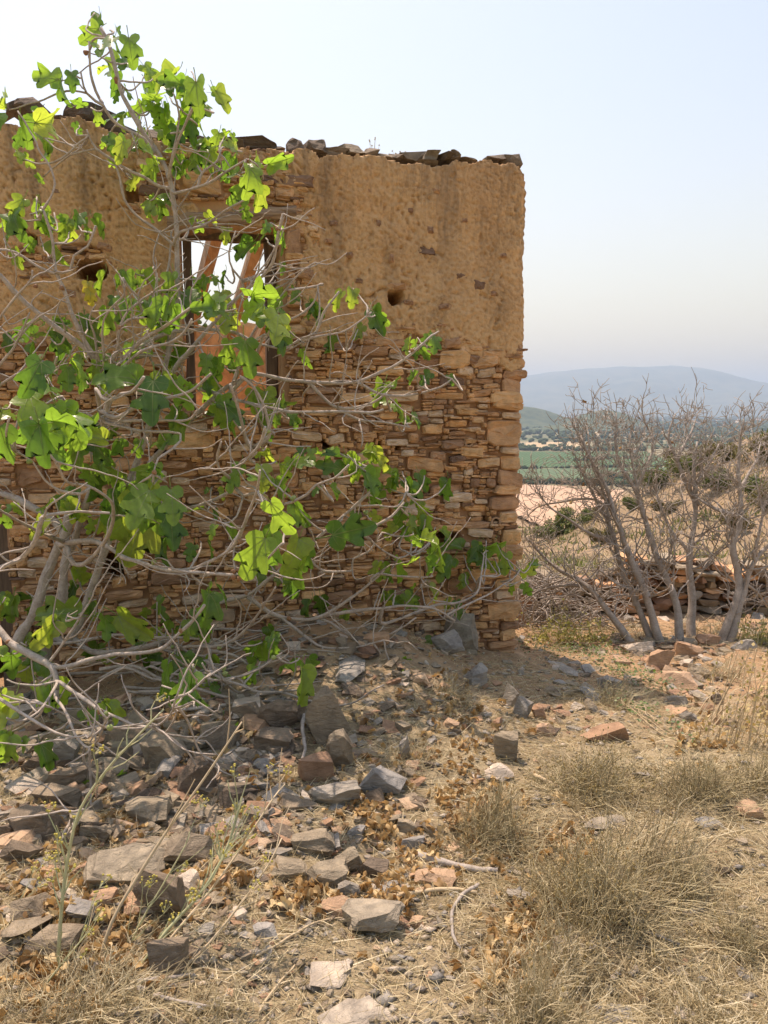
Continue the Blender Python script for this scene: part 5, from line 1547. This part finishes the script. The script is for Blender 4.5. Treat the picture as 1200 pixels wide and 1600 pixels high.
FALL = [(100,1355,26),(115,1385,28),(60,1370,30),(85,1330,30),(40,1330,26),(140,1400,24),(75,1395,28),(20,1350,26),(155,1305,22),(180,1300,26),(205,1308,20),(262,1250,26),(275,1235,24),(245,1225,28),(300,1260,20),(560,1245,28),(575,1240,26),(580,1275,26),(590,1290,22),(595,1305,20),(620,1330,22),(712,1293,30),(705,1300,34),(740,1295,30),(745,1320,34),(760,1325,28),(775,1330,28),(720,1280,24),(790,1345,22),(755,1280,22),(718,1520,40),(705,1510,32),(735,1530,26),(770,1560,26),(735,1565,26),(800,1380,22),(795,1395,20),(845,1430,28),(840,1420,24),(870,1440,24),(880,1460,24),(950,1455,26),(960,1440,18),(985,1330,24),(1000,1340,18),(970,1265,22),(915,1262,14),(880,1258,14),(940,1575,24),(905,1575,30),(855,1540,26),(1115,1485,14),(1125,1565,18),(1150,1510,16),(640,1385,24),(650,1400,20),(520,1405,24),(530,1410,20),(490,1435,20),(560,1500,18),(580,1515,18),(110,1500,24),(140,1490,26),(60,1520,24),(30,1490,22),(170,1500,20),(265,1420,18),(700,1225,18),(735,1240,18),(680,1190,14),(820,1130,20),(825,1150,18),(860,1135,14),(1045,1195,16),(1025,1205,14),(780,1100,14),(655,1120,14),(545,1130,22),(460,1060,22),(400,1150,24),(350,1180,22),(390,1210,26),(335,1225,24),(760,1450,18),(700,1420,16),(1120,1170,14),(1090,1150,14)]
for k, (px, py, w_) in enumerate(FALL):
    g = G(px, py); s = w_ * (g[1] * cp - (g[2] - EYE) * sp) / F * .95
    o = bpy.data.objects.new('fallen_leaf', DEAD[k % 6]); link(o)
    o.location = g + np.array([0, 0, s * .22]); o.scale = (s, s, s)
    o.rotation_euler = (rnd.uniform(-.9, .9), rnd.uniform(-.9, .9), rnd.uniform(0, 6.3))
    tag(o, 'curled dry brown fig leaf lying on the ground', 'leaf', 'curled dry leaves on the ground')

# ---- sticks
def stick(pts, r0, r1, label, m=BARKD, lift=.012):
    P3 = []
    for (x, y) in pts:
        g = G(x, y); P3.append(g + np.array([0, 0, lift]))
    C = catmull(P3, .02); s = np.arange(len(C)) * .02; o = rnd.uniform(0, 50)
    C = C + .008 * np.stack([fbm(s * 14, s * 0 + o, 2, 1), fbm(s * 14, s * 0 + o, 2, 2), fbm(s * 14, s * 0 + o, 2, 3) * .4], -1)
    V, Fc = tube(C, np.linspace(r0, r1, len(C)) * (1 + .3 * fbm(s * 30, s * 0, 2, 4)), 6)
    tag(put('stick', V, Fc, m, smooth=True, tone=.5), label, 'stick')
stick([(648, 1340), (690, 1352), (735, 1362), (778, 1366)], .016, .010, 'long thick dry stick lying across the middle foreground')
stick([(748, 1388), (722, 1405), (705, 1432), (708, 1465), (722, 1488)], .008, .005, 'curved pale grey twig in the centre foreground')
stick([(580, 1412), (640, 1402), (700, 1395), (745, 1400)], .010, .006, 'straight dry cane below the thick stick', DRYSTEM)
stick([(400, 1500), (450, 1470), (500, 1445), (555, 1438)], .004, .003, 'thin straw-coloured stalk fallen across bare ground', DRYSTEM)
stick([(405, 1590), (430, 1550), (460, 1515)], .004, .003, 'short straw stalk near the bottom edge', DRYSTEM)
stick([(215, 1540), (260, 1533), (300, 1528)], .007, .005, 'grey stick lying by the fennel bases')
stick([(835, 1215), (870, 1232), (905, 1240)], .010, .007, 'pale stick lying in the sunlit gap', DRYSTEM)
stick([(1010, 1462), (1035, 1470), (1060, 1480)], .006, .004, 'dark short stick on the sunny ground at right')
stick([(472, 1105), (474, 1150), (476, 1180), (472, 1215)], .011, .007, 'grey branch standing against the standing stones', BARKD, .05)
stick([(240, 1560), (290, 1575), (330, 1580)], .006, .004, 'grey twig at the bottom left')

# ================================================================== dry shrubs and weeds
def shrub(name, px, py, w_, h_, n, m, label, cat, heads=0, head_m=None, hs=.006, lean=0.0, leaves=0, leaf_m=None, up=.55, rad=.0011, group=None):
    """py is the foot of the plant; w,h its size in photo pixels"""
    g = G(px, py); s = (g[1] * cp - (g[2] - EYE) * sp) / F
    wd, ht = w_ * s, h_ * s
    e = empty(name, tuple(g), label, cat, group)
    mb = MB(); hd = MB(); lf = MB()
    for i in range(n):
        b = g + np.array([rng.normal(0, wd * .24), rng.normal(0, wd * .20), 0]); b[2] = tz(b[0], b[1]) - .005
        a = rng.uniform(0, 6.283); spread = abs(rng.normal(0, 1)) * .72
        hh = ht * (.22 + .85 * rng.random() ** 1.5) * (1 - .35 * min(1, spread)) * (1 - .5 * min(1, abs(b[0] - g[0]) / wd * 1.6))
        tip = b + np.array([math.cos(a) * spread * wd * .5 + (lean + .12) * ht, math.sin(a) * spread * wd * .42, hh])
        mid = b + (tip - b) * .5 + rng.normal(0, .03, 3) * wd * 1.2 - np.array([math.cos(a), math.sin(a), 0]) * .04 * wd + np.array([0, 0, .05 * ht])
        C = np.array([b, b * .55 + mid * .45 + rng.normal(0, .005, 3), mid, mid * .5 + tip * .5 + rng.normal(0, .012, 3), tip])
        V, Fc = tube(C, np.array([1.5, 1.2, 1, .8, .5]) * rad * rng.uniform(.7, 1.3), 3, False)
        tn = rng.random()
        mb.add(V, Fc, tn)
        for q in range(2 if name != 'dry_stalk' else 0):       # side twigs
            p = C[2] if q == 0 else C[3]
            t2 = p + (tip - b) * .25 + rng.normal(0, .05, 3) * (wd + ht)*.7
            t2[2] = max(t2[2], tz(t2[0], t2[1]) + .01)
            V, Fc = tube(np.array([p, (p + t2) / 2 + rng.normal(0, .006, 3), t2]), np.array([.8, .6, .4]) * rad, 3, False); mb.add(V, Fc, tn)
            if heads and rng.random() < heads * .5:
                V = IV * hs * rng.uniform(.35, .7) * np.array([.8, .8, 1.4]); hd.add(V + t2, IF, rng.random())
        if heads and rng.random() < heads:
            V = IV * hs * rng.uniform(.35, .85) * np.array([.8, .8, 1.5]); hd.add(V + tip, IF, rng.random())
        for q in range(leaves):
            t = rng.uniform(.25, 1); p = C[0] + (C[-1] - C[0]) * t + rng.normal(0, .012, 3)
            d1 = rnd_unit() * hs * 2.4; d2 = np.cross(d1, rnd_unit()); d2 = d2 / (np.linalg.norm(d2) + 1e-9) * hs * 1.0
            lf.add([p, p + d1 * .5 + d2, p + d1, p + d1 * .5 - d2], [(0, 1, 2, 3)], rng.random())
    mb.put('stems', [m], e)['kind'] = 'stuff'
    if hd.n: hd.put('seed_heads', [head_m], e)['kind'] = 'stuff'
    if lf.n: lf.put('leaves', [leaf_m], e)['kind'] = 'stuff'
    return e
shrub('dry_shrub', 925, 1425, 210, 150, 620, SHRUB, 'biggest round dry shrub, sunlit in the right foreground', 'shrub', .7, SEED, .0055)
shrub('dry_shrub', 925, 1242, 140, 88, 420, SHRUB, 'dry shrub with yellowish tips right of the whitish rock', 'shrub', .7, SEED, .0065)
shrub('dry_shrub', 1085, 1240, 130, 80, 360, SHRUB, 'greyish brown dry shrub farthest right on the path edge', 'shrub', .25, SEED, .0055)
shrub('dry_shrub', 768, 1320, 110, 110, 340, SHRUB, 'dark dry clump in the shade at the centre of the slope', 'shrub', .1, SEED, .005)
shrub('dry_shrub', 1050, 1395, 110, 110, 220, SHRUB, 'sparse grey clump just right of the biggest dry shrub', 'shrub', .1, SEED, .004)
shrub('dry_shrub', 955, 1105, 120, 50, 200, SHRUB, 'low brown dead creeper tangle on the mound right of the corner', 'shrub', 0, SEED, .004)
shrub('dry_shrub', 1180, 1235, 90, 80, 200, SHRUB, 'olive dry shrub cut by the right edge', 'shrub', .3, SEED, .006)
shrub('dry_shrub', 1160, 1480, 110, 70, 170, SHRUB, 'thin grey shrub low at the right edge', 'shrub', .1, SEED, .004)
shrub('dry_shrub', 640, 1185, 90, 40, 160, STRAW, 'small straw tuft around the upright blue-grey sliver', 'shrub')
shrub('dry_shrub', 700, 1090, 70, 40, 120, STRAW, 'small straw tuft in the sunlit strip of the mound', 'shrub')
shrub('grass_tuft', 830, 1600, 170, 150, 330, STRAW, 'dense straw-coloured grass tuft at the bottom edge right of centre', 'grass', .05, SEED, .008, rad=.0010)
shrub('grass_tuft', 880, 1520, 120, 110, 150, STRAW, 'straw grass tuft directly behind the bottom one', 'grass', .08, SEED, .008)
shrub('grass_tuft', 1005, 1350, 120, 170, 70, STRAW, 'tall pale grass stems fanning up behind the biggest shrub', 'grass', 0, SEED, .006, lean=.15, rad=.0014)
shrub('grass_tuft', 1090, 1590, 150, 70, 160, STRAW, 'low sunlit grass tuft at the bottom right', 'grass')
shrub('grass_tuft', 120, 1590, 240, 100, 330, STRAW, 'low straw grass at the foot of the fennel stalks', 'grass', 0)
shrub('grass_tuft', 330, 1590, 120, 60, 110, STRAW, 'small straw tuft at the bottom left of centre', 'grass')
shrub('grass_tuft', 985, 992, 110, 34, 90, STRAW, 'yellow grass at the foot of the leaning bare trunks', 'grass', 0, rad=.0022)
shrub('grass_tuft', 1105, 992, 110, 34, 90, STRAW, 'yellow grass between the straight and the forked trunk', 'grass', 0, rad=.0022)
shrub('grass_tuft', 1185, 1005, 90, 60, 80, YGREEN, 'yellow-green grass at the right edge under the forked trunk', 'grass', .2, YGREEN, .01, leaves=2, leaf_m=YGREEN, rad=.0022)
shrub('grass_tuft', 1130, 1060, 90, 50, 90, STRAW, 'straw tuft right of the stone scatter', 'grass', 0, rad=.0018)
shrub('weed', 870, 1008, 90, 80, 70, YGREEN, 'yellow-green leafy weeds growing beside the wall corner', 'plant', .2, YGREEN, .012, leaves=5, leaf_m=YGREEN, rad=.0016)
shrub('weed', 925, 1005, 60, 45, 40, YGREEN, 'second yellow-green weed patch in front of the brush', 'plant', .2, YGREEN, .012, leaves=4, leaf_m=YGREEN, rad=.0016)
shrub('dry_stalk', 1150, 1165, 130, 230, 46, DRYSTEM, 'tall dry stalks with yellow tufts at the right edge', 'plant', .8, YGREEN, .010, leaves=4, leaf_m=SEED, rad=.0022)
shrub('dry_stalk', 1110, 1130, 60, 140, 26, DRYSTEM, 'few bare leaning stalks left of the tufted ones', 'plant', .2, SEED, .008, lean=.2, rad=.0026)
shrub('dry_stalk', 1195, 1120, 100, 150, 45, DRYSTEM, 'dry seedy stalks cut by the right edge below the trunks', 'plant', .8, YGREEN, .010, leaves=4, leaf_m=SEED, rad=.002)
# little weeds on the wall head
for (x, y, h_, lab) in ((590, 243, 32, 'tiny dead weed growing on the wall head'), (622, 246, 18, 'shorter dead weed on the wall head right of the other')):
    u, z = wuv(x, y, -.12); b = W(u, z - .02, -.16); mb = MB()
    for i in range(7):
        t = b + np.array([rng.normal(0, .03), rng.normal(0, .03), h_ * 5.7 / F * rng.uniform(.6, 1)])
        V, Fc = tube(np.array([b, (b + t) / 2 + rng.normal(0, .008, 3), t]), [.002, .0015, .001], 3, False); mb.add(V, Fc)
        mb.add(IV * .006 + t, IF)
    tag(mb.put('weed', [SHRUB]), lab, 'plant')

# green creeper on the right slope
def creeper(path, n, label, wid=.16):
    mb = MB(); st = MB()
    g = [G(*p) for p in path]
    e = empty('creeper', tuple(g[0]), label, 'plant')
    C = catmull(g, .05)
    for q in range(5):
        o = rng.normal(0, wid * .5, 2); pts = C[::3] + np.array([o[0], o[1], .02]) + rng.normal(0, .03, (len(C[::3]), 3)) * np.array([1, 1, .4])
        pts[:, 2] = [max(tz(p[0], p[1]) + .01, p[2]) for p in pts]
        V, Fc = tube(catmull(pts, .04), .0022, 4); st.add(V, Fc)
    for _ in range(n):
        p = C[int(rng.integers(len(C)))] + np.array([rng.normal(0, wid), rng.normal(0, wid), 0]); p[2] = tz(p[0], p[1]) + rng.uniform(.01, .09)
        l = rng.uniform(.012, .028); d1 = rnd_unit() * l; d1[2] *= .4; d2 = np.cross(d1, np.array([0, 0, 1.]) + rng.normal(0, .35, 3)); d2 = d2 / (np.linalg.norm(d2) + 1e-9) * l * .42
        mb.add([p, p + d1 * .35 + d2, p + d1 * .75 + d2 * .7, p + d1, p + d1 * .75 - d2 * .7, p + d1 * .35 - d2], [(0, 1, 2, 3), (0, 3, 4, 5)], rng.random())
    st.put('stems', [DRYSTEM], e)['kind'] = 'stuff'; mb.put('leaves', [IVY], e)['kind'] = 'stuff'
creeper([(850, 1025), (890, 1022), (930, 1020), (945, 1035)], 420, 'green creeper mat beside the wall corner')
creeper([(945, 1040), (985, 1060), (1020, 1072), (1040, 1085)], 420, 'green creeper trailing down between the rocks', .10)
creeper([(960, 1085), (1000, 1120), (1040, 1140), (1065, 1165)], 160, 'thin trail of creeper lowest on the right slope', .06)

# ================================================================== fennel stalks in the left foreground
def fennel(pts, d0, d1, r, m, label, nfl=0, nbr=0):
    n = len(pts); P3 = [P(x, y, d0 + (d1 - d0) * i / (n - 1)) for i, (x, y) in enumerate(pts)]
    # carry the foot down to the ground
    f = P3[0].copy(); k = P3[0] - P3[1]; k /= np.linalg.norm(k)
    for _ in range(60):
        if f[2] <= tz(f[0], f[1]): break
        f = f + np.array([k[0] * .02, -.004, -.02])
    P3 = [f] + P3 if np.linalg.norm(f - P3[0]) > .03 else P3
    r *= 1.45
    e = empty('fennel_stalk', tuple(P3[0]), label, 'plant')
    C = catmull(P3, .04)
    V, Fc = tube(C, np.linspace(r, r * .45, len(C)), 6); put('stem', V, Fc, m, e, smooth=True, tone=rnd.random())
    fl = MB(); br = MB()
    for q in range(nbr):
        t = rnd.uniform(.35, .98); i = int(t * (len(C) - 1)); b = C[i]
        d = (C[min(i + 1, len(C) - 1)] - C[max(i - 1, 0)]); d /= np.linalg.norm(d)
        L = rnd.uniform(.05, .16); tip = b + (d * .8 + rnd_unit() * .55 + np.array([0, 0, .2])) * L
        V, Fc = tube(np.array([b, (b + tip) / 2 + rng.normal(0, .006, 3), tip]), [r * .4, r * .3, r * .22], 4); br.add(V, Fc, rnd.random())
        if q < nfl:
            for z in range(9):
                ee = tip + (d + rnd_unit() * .8) * .022
                V, Fc = tube(np.array([tip, ee]), .0006, 3, False); br.add(V, Fc, .5); fl.add(IV * rnd.uniform(.0028, .005) + ee, IF, rnd.random())
    if br.n: br.put('side_stem', [m], e)['kind'] = 'stuff'
    if fl.n: fl.put('flower_head', [YFLOW], e)['kind'] = 'stuff'
fennel([(86, 1600), (92, 1480), (98, 1400), (108, 1330), (125, 1265), (165, 1205), (215, 1150), (256, 1108)], 2.0, 2.25, .0045, FENN, 'tall green fennel stalk, straightest and farthest left', 8, 22)
fennel([(130, 1600), (150, 1520), (175, 1440), (215, 1370), (260, 1300), (320, 1215), (378, 1128)], 2.0, 2.35, .0048, DRYSTEM, 'tall dry reddish-brown stalk bending to the right', 1, 5)
fennel([(155, 1600), (205, 1530), (260, 1455), (310, 1400), (345, 1345), (365, 1295), (378, 1245)], 1.95, 2.3, .0045, FENN, 'green fennel stalk with the fullest yellow flower heads', 12, 26)
fennel([(165, 1602), (220, 1525), (280, 1450), (330, 1390), (380, 1320), (425, 1250), (445, 1225)], 1.98, 2.4, .0036, DRYSTEM, 'dry stalk leaning along the fullest flowering stalk', 2, 10)
fennel([(200, 1602), (270, 1530), (330, 1470), (385, 1400), (420, 1350), (440, 1310)], 1.95, 2.25, .0034, DRYSTEM, 'thin dry stalk farthest right of the fennel', 2, 8)
fennel([(30, 1600), (70, 1540), (110, 1490), (135, 1460)], 1.9, 2.0, .003, FENN, 'short green fennel shoot at the bottom left', 5, 9)
fennel([(150, 1600), (180, 1540), (215, 1450), (250, 1390), (290, 1320), (296, 1300)], 2.05, 2.3, .0028, FENN, 'slender green fennel stem in front of the dark brown boulder', 5, 10)
fennel([(0, 1450), (15, 1435), (40, 1405)], 2.2, 2.3, .002, FENN, 'small fennel tip at the left edge', 3, 4)
fennel([(105, 1602), (112, 1540), (125, 1480), (138, 1465)], 1.95, 2.0, .003, DRYSTEM, 'short dry broken stalk between the tall ones', 0, 2)
fennel([(265, 1602), (310, 1560), (360, 1520), (385, 1512)], 1.95, 2.1, .0026, DRYSTEM, 'low dry stalk lying over at the bottom', 0, 2)

# ================================================================== bare fig trees on the right
def bare_tree(label, limbs, dtip, seed, dens=1.0):
    r = np.random.default_rng(seed)
    g0 = G(limbs[0][2][0][0], limbs[0][2][0][1]); d0 = g0[1]
    e = empty('bare_fig_tree', tuple(g0), label, 'tree', 'bare fig trees by the dry stone wall')
    pts_all = []; tw = MB()
    def grow(a, d, L, rad, lev):
        n = max(3, int(L / .05)); p = a.copy(); C = [p.copy()]; dd = d / np.linalg.norm(d)
        for i in range(n):
            dd = dd + r.normal(0, .22, 3) + np.array([0, 0, .055]); dd /= np.linalg.norm(dd)
            p = p + dd * L / n
            if p[0] < 1.32 and p[1] > 5.8: dd[0] = abs(dd[0])
            C.append(p.copy())
        C = np.array(C)
        V, Fc = tube(C, np.linspace(rad, max(.0022, rad * .5), len(C)), 5); tw.add(V, Fc)
        if lev > 0:
            for q in range(int(r.integers(2, 4))):
                i = int(r.integers(1, len(C))); nd = dd + r.normal(0, .75, 3) + np.array([0, 0, .3]); grow(C[i], nd, L * r.uniform(.45, .8), max(.0030, rad * .62), lev - 1)
    for (r0, r1, pts) in limbs:
        if pts_all:
            dst = [math.hypot(q[0] - pts[0][0], q[1] - pts[0][1]) for q in pts_all]; k = int(np.argmin(dst))
            dd0 = pts_all[k][2] if dst[k] < 90 and pts[0][1] < 985 else G(*pts[0])[1]
        else: dd0 = d0
        n = len(pts); sgn = r.uniform(-.5, .5)
        P3 = [P(x, y, dd0 + (dtip + sgn - dd0) * i / max(1, n - 1) * .6) for i, (x, y) in enumerate(pts)]
        if pts[0][1] > 985: P3[0][2] = tz(P3[0][0], P3[0][1]) - .05
        C = catmull(P3, .06); s = np.arange(len(C)) * .06
        C = C + .018 * np.stack([fbm(s * 5, s * 0 + r0, 2, 1), fbm(s * 5, s * 0 + r0, 2, 2), fbm(s * 5, s * 0 + r0, 2, 3)], -1)
        rad = .78 * np.linspace(r0, r1 * .55, len(C)) * P3[0][1] / F * (1 + .2 * fbm(s * 8, s * 0, 2, 6))
        V, Fc = tube(C, rad, 8); put('trunk' if pts[0][1] > 985 else 'branch', V, Fc, BARKD, e, smooth=True)
        for i, c in enumerate(C):
            y = c[1] * cp - (c[2] - EYE) * sp; zc = c[1] * sp + (c[2] - EYE) * cp
            pts_all.append((600 + F * c[0] / y, 800 - F * zc / y, c[1]))
        nb = int(len(C) * .64 * dens)
        for q in range(nb):
            i = int(len(C) * (.16 + .84 * r.random() ** .8)); i = min(i, len(C) - 1)
            d = (C[i] - C[max(0, i - 2)]); d /= np.linalg.norm(d) + 1e-9
            nd = d * .5 + r.normal(0, .65, 3) * np.array([1, .8, .7]) + np.array([0, 0, .25])
            grow(C[i], nd, r.uniform(.28, .66) * (1.1 - .6 * i / len(C)), max(.0034, rad[i] * .30), 2)
    tw.put('twigs', [BARKD], e, smooth=True)['kind'] = 'stuff'
    for _ in range(5):
        k = pts_all[int(r.integers(len(pts_all) // 2, len(pts_all)))]
        o = bpy.data.objects.new('dead_leaf', DEAD[int(r.integers(6))]); link(o, e)
        p = P(k[0] + r.normal(0, 20), k[1] + r.normal(0, 20), k[2])
        o.location = Vector(p) - Vector(g0); o.scale = (.045,) * 3; o.rotation_euler = tuple(r.uniform(0, 6, 3))
bare_tree('bare fig tree of leaning trunks nearest the wall corner', [
    (8.5, 4, [(990, 1002), (948, 953), (920, 918), (867, 886), (822, 842)]), (8, 3.5, [(1021, 1004), (990, 932), (969, 883), (955, 830), (930, 780), (900, 720)]),
    (4, 2.5, [(920, 918), (880, 915), (840, 925), (815, 940)]), (4, 2, [(960, 850), (915, 830), (870, 800), (840, 770)]), (4, 2, [(955, 830), (945, 790), (905, 780), (850, 790), (825, 805)])], 7.4, 21, 1.5)
bare_tree('bare fig tree with the two tallest trunks crossing in the middle', [
    (9.5, 4, [(1034, 1005), (1007, 925), (986, 876), (965, 816), (948, 767), (925, 720), (905, 680)]), (9.5, 3, [(1063, 1002), (1056, 942), (1028, 876), (1007, 809), (993, 767), (969, 729), (962, 690), (962, 645)]),
    (4, 2, [(993, 767), (1010, 730), (1020, 690), (1005, 650)]), (4, 2, [(965, 816), (930, 740), (920, 690), (918, 665)]), (4, 2, [(1007, 809), (990, 740), (985, 690), (990, 665)])], 7.8, 22, 1.5)
bare_tree('bare fig tree with the straight grey upright trunk', [
    (10.5, 4, [(1079, 997), (1081, 942), (1076, 872), (1088, 799), (1084, 736), (1090, 690)]), (6, 2.4, [(1090, 790), (1070, 750), (1053, 708), (1045, 680), (1056, 648)]), (4, 2, [(1060, 715), (1075, 685), (1091, 645)]),
    (4.5, 2, [(1086, 760), (1110, 720), (1125, 690)]), (4, 2, [(1076, 860), (1050, 830), (1030, 790), (1025, 740)])], 7.8, 23, 1.4)
bare_tree('bare fig tree with forked trunk cut by the right edge', [
    (10, 4, [(1126, 1003), (1151, 932), (1154, 900), (1144, 855), (1158, 813), (1154, 743), (1158, 662)]), (8, 4, [(1137, 1003), (1165, 918), (1179, 876), (1205, 845), (1240, 800)]), (5, 2.4, [(1158, 810), (1130, 800), (1100, 785), (1075, 770)]),
    (4, 2, [(1156, 770), (1180, 720), (1190, 690)]), (4, 2, [(1154, 900), (1185, 930), (1210, 960)]), (4, 2, [(1179, 876), (1190, 800), (1180, 740)])], 7.6, 24, 1.4)
# brush heap between the corner and the dry stone wall
def brush():
    c = G(868, 985); c[1] = 8.0; c[0] = (868 - 600) / F * 8.0; c[2] = tz(c[0], c[1])
    mb = MB()
    for _ in range(230):
        a = rng.uniform(0, 6.28); b = c + np.array([rng.normal(0, .30), rng.normal(0, .22), rng.uniform(.0, .55)])
        b[2] = max(tz(b[0], b[1]) + .01, b[2] - .5 * abs(b[0] - c[0]))
        d = np.array([math.cos(a), math.sin(a) * .6, rng.normal(.15, .35)]); L = rng.uniform(.3, .8)
        pts = [b + d * L * t + rng.normal(0, .035, 3) for t in np.linspace(0, 1, 5)]
        for p in pts:
            p[2] = max(p[2], tz(p[0], p[1]) + .005)
            if p[0] < 1.30: p[0] = 1.30 + rng.uniform(0, .06)
        C = catmull(pts, .07); V, Fc = tube(C, np.linspace(rng.uniform(.004, .011), .003, len(C)), 5); mb.add(V, Fc)
    tag(mb.put('brush_pile', [BARKD], smooth=True), 'tangled heap of grey cut branches between corner and dry stone wall', 'brush')
brush()

# ---- dry grass and low scrub over the slope beyond the dry stone wall
def hillside():
    n = 60000
    r = 10.5 * (80 / 10.5) ** rng.random(n); a = R(6) + R(28) * rng.random(n)
    X = r * np.sin(a); Y = r * np.cos(a)
    k = rng.random(n) < np.clip(.35 + 1.3 * fbm(X / 3, Y / 3, 3, 97), .05, 1); X, Y = X[k], Y[k]; n = len(X)
    Z = terrain(X, Y); el = rng.uniform(.6, 1.5, n); az = rng.uniform(0, 6.283, n)
    D = np.stack([np.cos(az) * np.cos(el), np.sin(az) * np.cos(el), np.sin(el)], -1)
    d = np.hypot(X, Y)
    ribbons('dry_grass', np.stack([X, Y, Z - .02], -1), D, rng.uniform(.12, .42, n), .0022 * d ** .8 * rng.uniform(.5, 1.2, n), rng.uniform(0, .4, n), SHRUB, 'dry grass and low scrub on the slope beyond the wall', 'grass', 2)
    # darker wiry scrub in patches
    k = fbm(X / 5, Y / 5, 3, 131) > .12
    if k.any(): ribbons('low_scrub', np.stack([X, Y, Z - .02], -1)[k] + rng.normal(0, .1, (k.sum(), 3)) * np.array([1, 1, 0]), D[k], rng.uniform(.15, .5, k.sum()), .0030 * d[k] ** .8, rng.uniform(0, .4, k.sum()), BUSHM, 'olive scrub patches on the slope beyond the wall', 'scrub', 2)
hillside()

# ================================================================== bushes on the hillside
def bush(px, py, w_, h_, label, m=BUSHM, dep=None, n=2400, group='green bushes on the slope beyond the wall'):
    g = G(px, py) if dep is None else P(px, py, dep)
    if dep is not None: g[2] = tz(g[0], g[1])
    s = (g[1] * cp - (g[2] - EYE) * sp) / F
    wd, ht = w_ * s, h_ * s
    e = empty('bush', tuple(g), label, 'bush', group)
    k = max(4, int(w_ / 7)); cc = [np.array([rng.normal(0, wd * .26), rng.normal(0, wd * .22), ht * rng.uniform(.25, .72)]) for _ in range(k)]
    rr = [min(wd, ht) * rng.uniform(.22, .38) for _ in range(k)]
    st = MB()
    for c in cc:
        V, Fc = tube(np.array([g + np.array([c[0] * .2, c[1] * .2, -.05]), g + c * np.array([.6, .6, .5]), g + c]), np.array([.03, .02, .012]) * ht, 4); st.add(V, Fc)
    st.put('stem', [BARKD], e)
    V = []; T = []
    ls = max(.03, s * 3.4)
    for _ in range(n):
        i = int(rng.integers(k)); d = rnd_unit(); p = g + cc[i] + d * rr[i] * rng.uniform(.55, 1.1); p[2] = max(p[2], g[2] + .02)
        a = rnd_unit() * ls * rng.uniform(.5, 1.2); b = np.cross(a, rnd_unit()); b = b / (np.linalg.norm(b) + 1e-9) * ls * .5
        V += [p - a * .5, p + b, p + a * .5, p - b]; T += [rng.random()] * 4
    Fq = np.arange(len(V)).reshape(-1, 4)
    put('foliage', np.array(V), Fq, m, e, tone=np.array(T))['kind'] = 'stuff'
OLIVE = m_leaf('olive_scrub', [(0, (.10, .10, .04)), (.5, (.17, .15, .06)), (1, (.26, .22, .10))], (1.4, 1.4, .9), .25, .8)
for (x, y, w_, h_, m, lab) in ((1012, 772, 52, 42, BUSHM, 'round dark green bush seen through the tallest bare trunks'), (1078, 752, 40, 40, BUSHM, 'green bush behind the straight grey trunk'), (1117, 768, 46, 42, BUSHM, 'green bush between the straight and the forked trunk'), (1176, 775, 44, 44, BUSHM, 'bright green bush behind the forked trunk'), (893, 826, 56, 34, BUSHM, 'green bush on the slope left of the bare trees'), (862, 842, 60, 34, BUSHM, 'greyish green bush closest to the wall corner'), (985, 800, 40, 26, BUSHM, 'small bush below the round dark green one'), (940, 850, 46, 26, OLIVE, 'low olive bush above the dry stone wall'),
                          (1070, 735, 60, 38, OLIVE, 'olive scrub at the left end of the hill crest'), (1125, 722, 70, 34, OLIVE, 'olive scrub in the middle of the hill crest'), (1185, 722, 64, 46, OLIVE, 'olive scrub at the right end of the hill crest'), (1195, 790, 50, 40, OLIVE, 'olive bush at the right edge below the crest'), (1040, 800, 44, 26, OLIVE, 'olive tuft on the bare slope right of centre'), (1150, 830, 50, 30, OLIVE, 'olive tuft low on the slope behind the forked trunk')):
    bush(x, y, w_, h_, lab, m)
